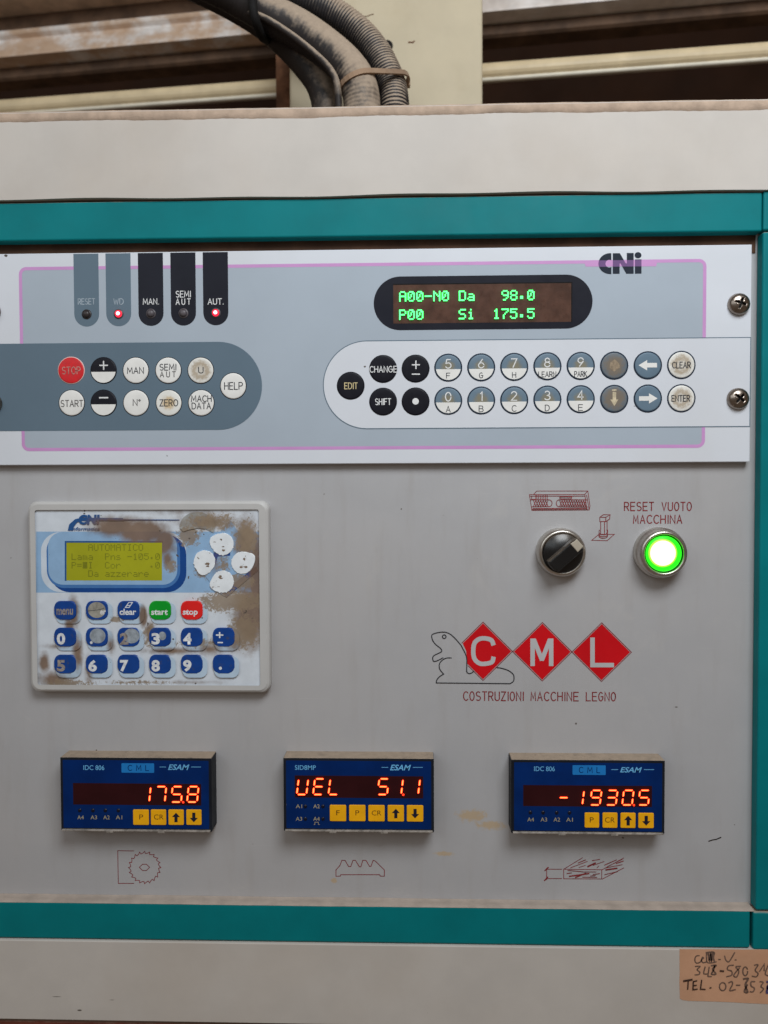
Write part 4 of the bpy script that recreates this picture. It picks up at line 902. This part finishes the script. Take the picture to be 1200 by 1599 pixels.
# ------------------------------------------------------------------ three panel meters
DF = .0122
def meter(ox, oy, s, x0, x1, yt, yb, label, win, model, mbox, cml, keys, leds, digs, dy, sl, wd):
    z = zoom(ox, oy, s); q = lambda x, y, d=DF: Q(*z(x, y), d)
    a, b = q(x0, yb), q(x1, yt); c = (a+b)/2
    m = thing('panel_meter', label, 'panel meter', (c.x, 0, a.y))
    prism('case', rrect(a.x, a.y, b.x, b.y, .0006, 3), -.002, DF, M_m_case, m, .0005)
    f = prism('face', rrect(a.x+.0017, a.y+.0020, b.x-.0017, b.y-.0017, .0005, 3), DF-.0001, DF+.00008, M_m_blue, m)
    lip = box3('cover_lip', (a.x+.0009, -DF-.0014, a.y+.0004), (b.x-.0009, -DF+.0003, a.y+.0014), M_m_lip, m, .0003)
    for t in (.33, .67): xx = a.x+(b.x-a.x)*t; box3('lip_tab', (xx-.0022, -DF-.0019, a.y-.0002), (xx+.0022, -DF-.0010, a.y+.0013), M_m_lip, m, .0003)
    d = DF+.00012
    wn = prism('display_window', rect(tuple(q(win[0], win[3])), tuple(q(win[2], win[1]))), DF, d, M_led_back, m)
    X = lambda v: z(v, 0)[0]
    Y = lambda v: z(0, v)[1]
    text('lettering', model, X(mbox[0]), X(mbox[2]), Y(mbox[1]), Y(mbox[3]), d, M_m_pale, f, .005)
    e0, e1, ey0, ey1 = cml[1]
    text('lettering', 'ESAM', X(e0), X(e1), Y(ey0), Y(ey1), d, M_m_pale, f, .02, .3)
    ym = (ey0+ey1)/2-2
    ribbons('rule', [([q(e0-57, ym), q(e0-14, ym)], False, None), ([q(e1+14, ym), q(e1+80, ym)], False, None)], .00035, d, M_m_pale, f)
    if cml[0]:
        t = cml[0]; tg_ = prism('name_tag', rrect(q(t[0], t[3]).x, q(t[0], t[3]).y, q(t[2], t[1]).x, q(t[2], t[1]).y, .0005, 3), d, d, M_m_tag, f)
        letters('tag_lettering', 'C M L', X(t[0]+45), X(t[2]-38), Y(t[1]+14), Y(t[3]-14), d+.00005, 1.1, M_m_blue, f)
    for (kx0, ky0, kx1, ky1, s_) in keys:
        k = prism('key', rrect(q(kx0, ky1).x, q(kx0, ky1).y, q(kx1, ky0).x, q(kx1, ky0).y, .0007, 4), DF, DF+.0006, M_m_yellow, m, .00025)
        kd = DF+.00066; mx, my = (kx0+kx1)/2, (ky0+ky1)/2
        if s_ in ('up', 'down'):
            g = -1 if s_ == 'up' else 1
            prism('legend', [q(mx+x, my+g*y) for x, y in ((0, 33), (28, 3), (11, 3), (11, -33), (-11, -33), (-11, 3), (-28, 3))], kd, kd, M_m_navy, k)
        else:
            h = {'P': 13, 'F': 12, 'CR': 33}[s_]; text('legend', s_, X(mx-h), X(mx+h), Y(my-17), Y(my+17), kd, M_m_brown, k, -.005)
    for (tx, lx_, ly_, dx_, dy_) in leds:
        text('lettering', tx, X(lx_-22), X(lx_+22), Y(ly_-13), Y(ly_+13), d, M_m_gold, f, .0)
        lathe('status_lamp', q(dx_, dy_), [(.0012, DF), (.0010, DF+.0004), (0, DF+.0006)], M_m_dot, m, 14, DF)
    for i, (ch, dx_) in enumerate(digs):
        digit(ch[0], z, dx_, wd, dy[0], dy[1], sl, d+.0011, [M_led, M_led_core], wn, len(ch) > 1)
    return m, z, q, f
K1 = [(572, 462, 680, 567, 'P'), (695, 462, 800, 567, 'CR'), (817, 462, 922, 567, 'up'), (941, 462, 1045, 567, 'down')]
meter(80, 1160, 4.444, 70, 1112, 106, 610, 'blue panel meter reading 175.8 above the saw blade drawing', (155, 285, 1042, 427), 'IDC 806', (225, 156, 370, 188), ((490, 142, 716, 206), (812, 960, 150, 188)), K1,
      [('A4', 205, 517, 200, 468), ('A3', 297, 517, 292, 468), ('A2', 385, 517, 378, 468), ('A1', 472, 517, 468, 468)], [('1', 612), ('7', 720), ('5.', 833), ('8', 944)], (304, 410), 12, 68)
m2, z2, q2, f2 = meter(430, 1160, 4.444, 60, 1102, 110, 613, 'blue panel meter reading 51.1 with five yellow keys above the cutter drawing', (137, 232, 1027, 378), 'SID8MP', (137, 156, 282, 187), (None, (797, 943, 152, 191)),
      [(380, 430, 493, 541, 'F'), (514, 430, 627, 541, 'P'), (647, 431, 760, 542, 'CR'), (781, 431, 894, 543, 'up'), (914, 432, 1028, 544, 'down')],
      [('A1', 165, 440, 210, 440), ('A2', 287, 440, 332, 440), ('A3', 165, 527, 210, 527), ('A4', 287, 527, 332, 527)], [('U', 150), ('E', 263), ('L', 370), ('5', 710), ('1.', 808), ('1', 926)], (250, 358), 14, 66)
ribbons('pulse_sign', [([q2(x, y) for x, y in ((270, 566), (276, 566), (276, 550), (300, 550), (300, 566), (308, 566))], False, None)], .0003, DF+.00012, M_m_gold, f2)
K3 = [(570, 466, 668, 565, 'P'), (690, 466, 790, 566, 'CR'), (810, 467, 911, 567, 'up'), (929, 468, 1033, 568, 'down')]
meter(780, 1160, 4.2857, 80, 1110, 118, 606, 'blue panel meter reading minus 1930.5 above the timber board drawing', (160, 288, 1022, 422), 'IDC 806', (233, 158, 372, 189), ((490, 150, 712, 213), (808, 955, 163, 198)), K3,
      [('A4', 210, 513, 208, 465), ('A3', 298, 513, 293, 466), ('A2', 385, 513, 384, 467), ('A1', 470, 514, 470, 467)], [('-', 392), ('1', 490), ('9', 607), ('3', 714), ('0.', 822), ('5', 930)], (318, 415), 12, 66)

# ------------------------------------------------------------------ tape note on the lower cover
zn = zoom(1050, 1470, 8); DN = .0092
npts = [Q(*zn(x, y), DN) for x, y in ((92, 97), (500, 98), (900, 102), (1500, 104), (1520, 400), (1500, 790), (1200, 780), (960, 770), (700, 755), (400, 745), (200, 740), (130, 730), (96, 712), (90, 500), (94, 376), (98, 368), (92, 355))]
nt = thing('tape_note', 'strip of tan tape with handwritten phone numbers stuck to the lower cover', 'note', (Q(*zn(92, 740), DN).x, -DN, Q(*zn(92, 740), DN).y))
tp = prism('tape', npts, DN-.0001, DN+.0002, M_tape, nt)
DW = DN+.0003
ribbons('handwriting', qlines(zn, [{'p': [(340, 178), (300, 185), (283, 230), (300, 270), (345, 262), (372, 225), (392, 212), (380, 198), (366, 235), (385, 266), (425, 258)], 's': 1},
  {'p': [(430, 145), (428, 200), (440, 262), (500, 268), (550, 255)], 's': 1}, {'p': [(425, 142), (480, 135), (525, 142), (515, 200), (530, 262)], 's': 1, 'w': 2.6}, {'p': [(450, 150), (465, 240), (480, 150), (490, 245), (505, 150)], 's': 1, 'w': 2.6}, [(580, 226), (602, 226)],
  {'p': [(655, 182), (672, 235), (712, 250), (780, 140)], 's': 1}, [(785, 232), (800, 230)],
  {'p': [(288, 312), (348, 312), (312, 352), (345, 385), (332, 412), (285, 418)], 's': 1}, {'p': [(412, 318), (394, 400), (450, 405)], 's': 1}, [(462, 320), (445, 438)], {'p': [(490, 302), (548, 300), (505, 345), (545, 405), (492, 408), (520, 350), (530, 305)], 's': 1, 'w': 2.4}, [(455, 438), (490, 438)],
  {'p': [(765, 296), (705, 305), (690, 350), (742, 372), (742, 420), (680, 440)], 's': 1}, {'p': [(855, 310), (795, 318), (832, 372), (805, 442), (768, 420), (840, 330)], 's': 1}, {'p': arc(912, 372, 30, 54, 0, 330), 's': 1},
  {'p': [(1025, 296), (1072, 292), (1036, 358), (1072, 400), (1050, 440), (998, 432)], 's': 1}, {'p': [(1092, 372), (1150, 282), (1148, 365)], 's': 0}, {'p': [(1205, 285), (1162, 400), (1210, 432)], 's': 1},
  {'p': arc(630, 563, 40, 50, -80, 270), 's': 1}, {'p': [(706, 515), (745, 500), (750, 540), (718, 612), (788, 600)], 's': 1}, [(800, 546), (846, 545)],
  {'p': [(890, 468), (948, 464), (912, 540), (942, 630), (902, 622), (936, 540)], 's': 1, 'w': 2.8}, {'p': [(1030, 500), (985, 505), (985, 555), (1026, 582), (1010, 626), (972, 626)], 's': 1}, {'p': [(1095, 500), (1135, 510), (1108, 560), (1140, 592), (1100, 638)], 's': 1}], DW), 1.9*.0004, DW, M_pen, tp)
ribbons('handwriting', qlines(zn, [{'p': [(143, 492), (246, 474)], 'w': 2.8}, [(200, 482), (192, 595)], {'p': [(306, 488), (262, 498), (258, 600), (312, 592)]}, [(262, 548), (300, 544)], {'p': [(366, 480), (352, 592), (410, 596)]}, [(468, 578), (484, 574)], {'p': [(598, 364), (640, 368)], 'w': 2.4}], DW), 1.9*.0004, DW+.0003, M_pen_dark, tp)
ribbons('handwriting', qlines(zn, [{'p': [(1180, 500), (1220, 510), (1185, 570), (1225, 620), (1178, 635), (1195, 560)], 's': 1, 'w': 3}], DW), 2*.0004, DW+.00035, M_pen_blue, tp)
